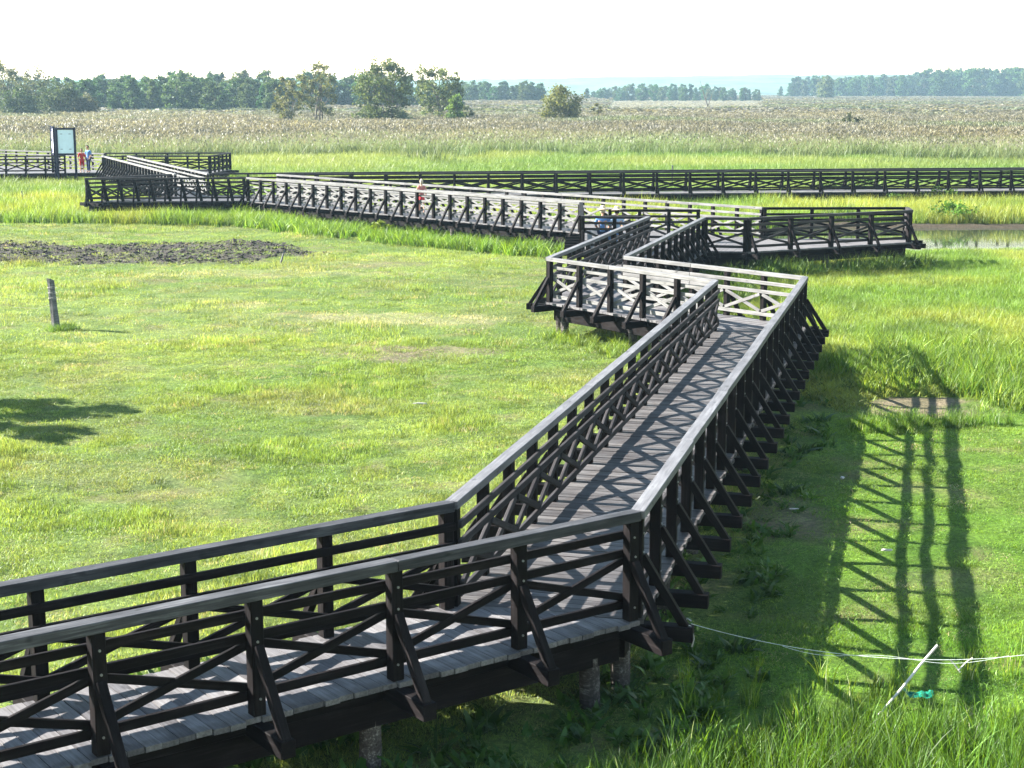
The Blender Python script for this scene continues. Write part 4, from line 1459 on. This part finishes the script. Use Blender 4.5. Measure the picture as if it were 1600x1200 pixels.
# cord tied to the walk, its leaning stick, and the torn green net
a = Vector((1.84, 15.72, .86)); b = spot(1475, 1031, 14.9); c = spot(1640, 1018, 14.6)
pts = []
for k in range(25):
    t_ = k / 24
    p = a.lerp(b, t_); p.z -= .16 * 4 * t_ * (1 - t_) * .6
    pts.append(p)
for k in range(1, 9):
    t_ = k / 8
    p = b.lerp(c, t_); p.z -= .02 * 4 * t_ * (1 - t_)
    pts.append(p)
root = empty('cord', a, 'pale cord tied to a crossbeam end, drooping across the grass to the right', 'cord')
org = Vector(a)
link('strand', rope_mesh([p - org for p in pts],   .0028), M['cord'], root)
p2 = [p + Vector((0, .01, -.012 - .03 * math.sin(i * .5))) for i, p in enumerate(pts[9:30])]
link('strand', rope_mesh([p - org for p in p2], .0022), M['cord'], root)
kn = [Vector((.0, 0, .03)), Vector((-.04, .03, .05)), Vector((-.06, 0, .0)), Vector((.0, -.03, -.02)), Vector((.03, -.02, -.15)), Vector((.01, -.02, -.24))]
link('knot', rope_mesh(kn, .008), M['string'], root)
for q, dx in ((b + Vector((.06, 0, 0)), .1), (b + Vector((.28, 0, .02)), -.14)):
    link('knot', rope_mesh([q - org, q - org + Vector((dx * .4, 0, -.04)), q - org + Vector((dx, -.02, -.12))], .007), M['string'], root)
gb = gspot(1378, 1111)
tip = spot(1465, 1008, gb.y + .05)
root = empty('stick', gb, 'white peeled stick leaning out of the sedge at lower right', 'stick')
V, F = [], []
d_ = tip - gb
tube(V, F, [tuple(-d_ * .12), tuple(d_ * .35 + Vector((.008, 0, 0))), tuple(d_ * .7 + Vector((-.006, 0, 0))), tuple(d_)], [.013, .014, .0135, .014], 9)
F2 = F
me = np_mesh('stick', np.array(V), np.array(F2), smooth=True)
link('shaft', me, plain('peeled_wood', (.45, .42, .38), .6, .15, 14), root)
g0 = gspot(1430, 1098)
n_ = 15
gxn, gyn = np.meshgrid(np.linspace(-.19, .19, n_), np.linspace(-.10, .10, n_))
hz = .02 + .10 * np.abs(fbm(gxn + 3, gyn + 1, .11, 77) - .5) * 2 + .06 * np.exp(-((gxn + .13) / .04) ** 2)
id_ = np.arange(n_ * n_).reshape(n_, n_)
Fn = np.stack([id_[:-1, :-1], id_[:-1, 1:], id_[1:, 1:], id_[1:, :-1]], -1).reshape(-1, 4)
keep = (np.hypot(gxn / .19, gyn / .10) + (fbm(gxn, gyn, .08, 78) - .5) < 1.0)[:-1, :-1].ravel()
o = link('net', np_mesh('net', np.stack([gxn, gyn, hz], -1).reshape(-1, 3), Fn[keep], smooth=True), plain('green_net', (.007, .10, .062), .6, .5, 50), None)
o.location = g0 + Vector((0, 0, .05))
tag(o, 'crumpled piece of green netting lying in the grass beside the white stick', 'net')


def litter(loc, size, mat, label, seed, cat='litter'):
    rr = random.Random(seed)
    bm = bmesh.new()
    bmesh.ops.create_icosphere(bm, subdivisions=2, radius=1)
    for v in bm.verts: v.co = Vector((v.co.x * size[0], v.co.y * size[1], v.co.z * size[2])) * rr.uniform(.75, 1.15)
    me = bpy.data.meshes.new('litter'); bm.to_mesh(me); bm.free()
    o = link('litter', me, mat); o.location = loc
    return tag(o, label, cat)


M['paper'] = plain('white_paper', (.3, .3, .3), .7, .05)
litter(Vector((11.9, 56.9, DECK + .05)), (.11, .07, .05), M['paper'], 'white scrap of paper lying on the planks of the pointed spur', 1)
litter(gspot(656, 635) + Vector((0, 0, .06)), (.16, .02, .02), M['string'], 'pale straw bundle lying flat in the middle of the left meadow', 2, 'straw')
litter(gspot(1316, 751) + Vector((0, 0, .05)), (.035, .03, .025), M['paper'], 'small white scrap in the shaded turf right of the long leg', 3)
litter(gspot(1240, 800) + Vector((0, 0, .05)), (.08, .025, .012), M['string'], 'flat grey scrap on bare soil beside the long leg', 4)
litter(gspot(1385, 866) + Vector((0, 0, .06)), (.08, .02, .02), M['string'], 'pale dry stalk lying between the rail shadows', 5, 'straw')

# trees out of frame on the left whose shade falls across the meadow
tm = tree_meshes(601, 3.5, 1.4, .3, 12, 5200, .18, 'round', stems=3, gap=.8)
place_tree(tm, 'shrub', -13.3, 31.9, (.07, .10, .03), 'bushy shrub standing just out of the frame left of the meadow', cat='shrub')
tm = tree_meshes(602, 3.4, 1.0, .3, 9, 3600, .18, 'round', stems=3, gap=.8)
place_tree(tm, 'shrub', -13.1, 29.9, (.07, .10, .03), 'second bushy shrub out of the frame, nearer the viewer', cat='shrub')


# ------------------------------------------------------------------ far hills
hx = np.linspace(-1700, 2300, 400)
rows = []
for yy, hf in ((1900, 0), (2100, .35), (2350, .8), (2600, 1.0), (3000, .9)):
    prof = np.interp(hx / 2600 * 2500 + 800, [-800, 500, 700, 900, 1060, 1200, 1300, 1450, 1800, 2600], [126, 124, 125, 122.5, 119.5, 117.5, 117, 116, 113, 118])
    z = (CAM_Z - (prof - 141) * 2600 / 2500) * hf + (fbm(hx, hx * 0 + yy, 40, 7) - .5) * 4.5 * hf - 2 * (hf == 0)
    rows.append(np.stack([hx, np.full_like(hx, yy), z], -1))
V = np.concatenate(rows); n = len(hx)
idx = np.arange(len(V)).reshape(-1, n)
F = np.stack([idx[:-1, :-1], idx[:-1, 1:], idx[1:, 1:], idx[1:, :-1]], -1).reshape(-1, 4)
tag(link('hills', np_mesh('hills', V, F, smooth=True), plain('wooded_hill', (.05, .075, .04), .95, .5, .02)), kind='structure')

# ------------------------------------------------------------------ haze
bm = bmesh.new()
bmesh.ops.create_cube(bm, size=1, matrix=Matrix.Translation((0, 1650, 20.5)) @ Matrix.Diagonal((10400, 3500, 44, 1)))
me = bpy.data.meshes.new('haze'); bm.to_mesh(me); bm.free()
hm = bpy.data.materials.new('haze_air'); hm.use_nodes = True
hm.node_tree.nodes.remove(hm.node_tree.nodes['Principled BSDF'])
pv = hm.node_tree.nodes.new('ShaderNodeVolumePrincipled')
pv.inputs['Color'].default_value = (.34, .50, .62, 1)
pv.inputs['Density'].default_value = .00023
pv.inputs['Density Attribute'].default_value = ''
pv.inputs['Color Attribute'].default_value = ''
pv.inputs['Temperature Attribute'].default_value = ''
pv.inputs['Anisotropy'].default_value = .2
hm.node_tree.links.new(pv.outputs[0], hm.node_tree.nodes['Material Output'].inputs['Volume'])
tag(link('haze', me, hm), kind='stuff')
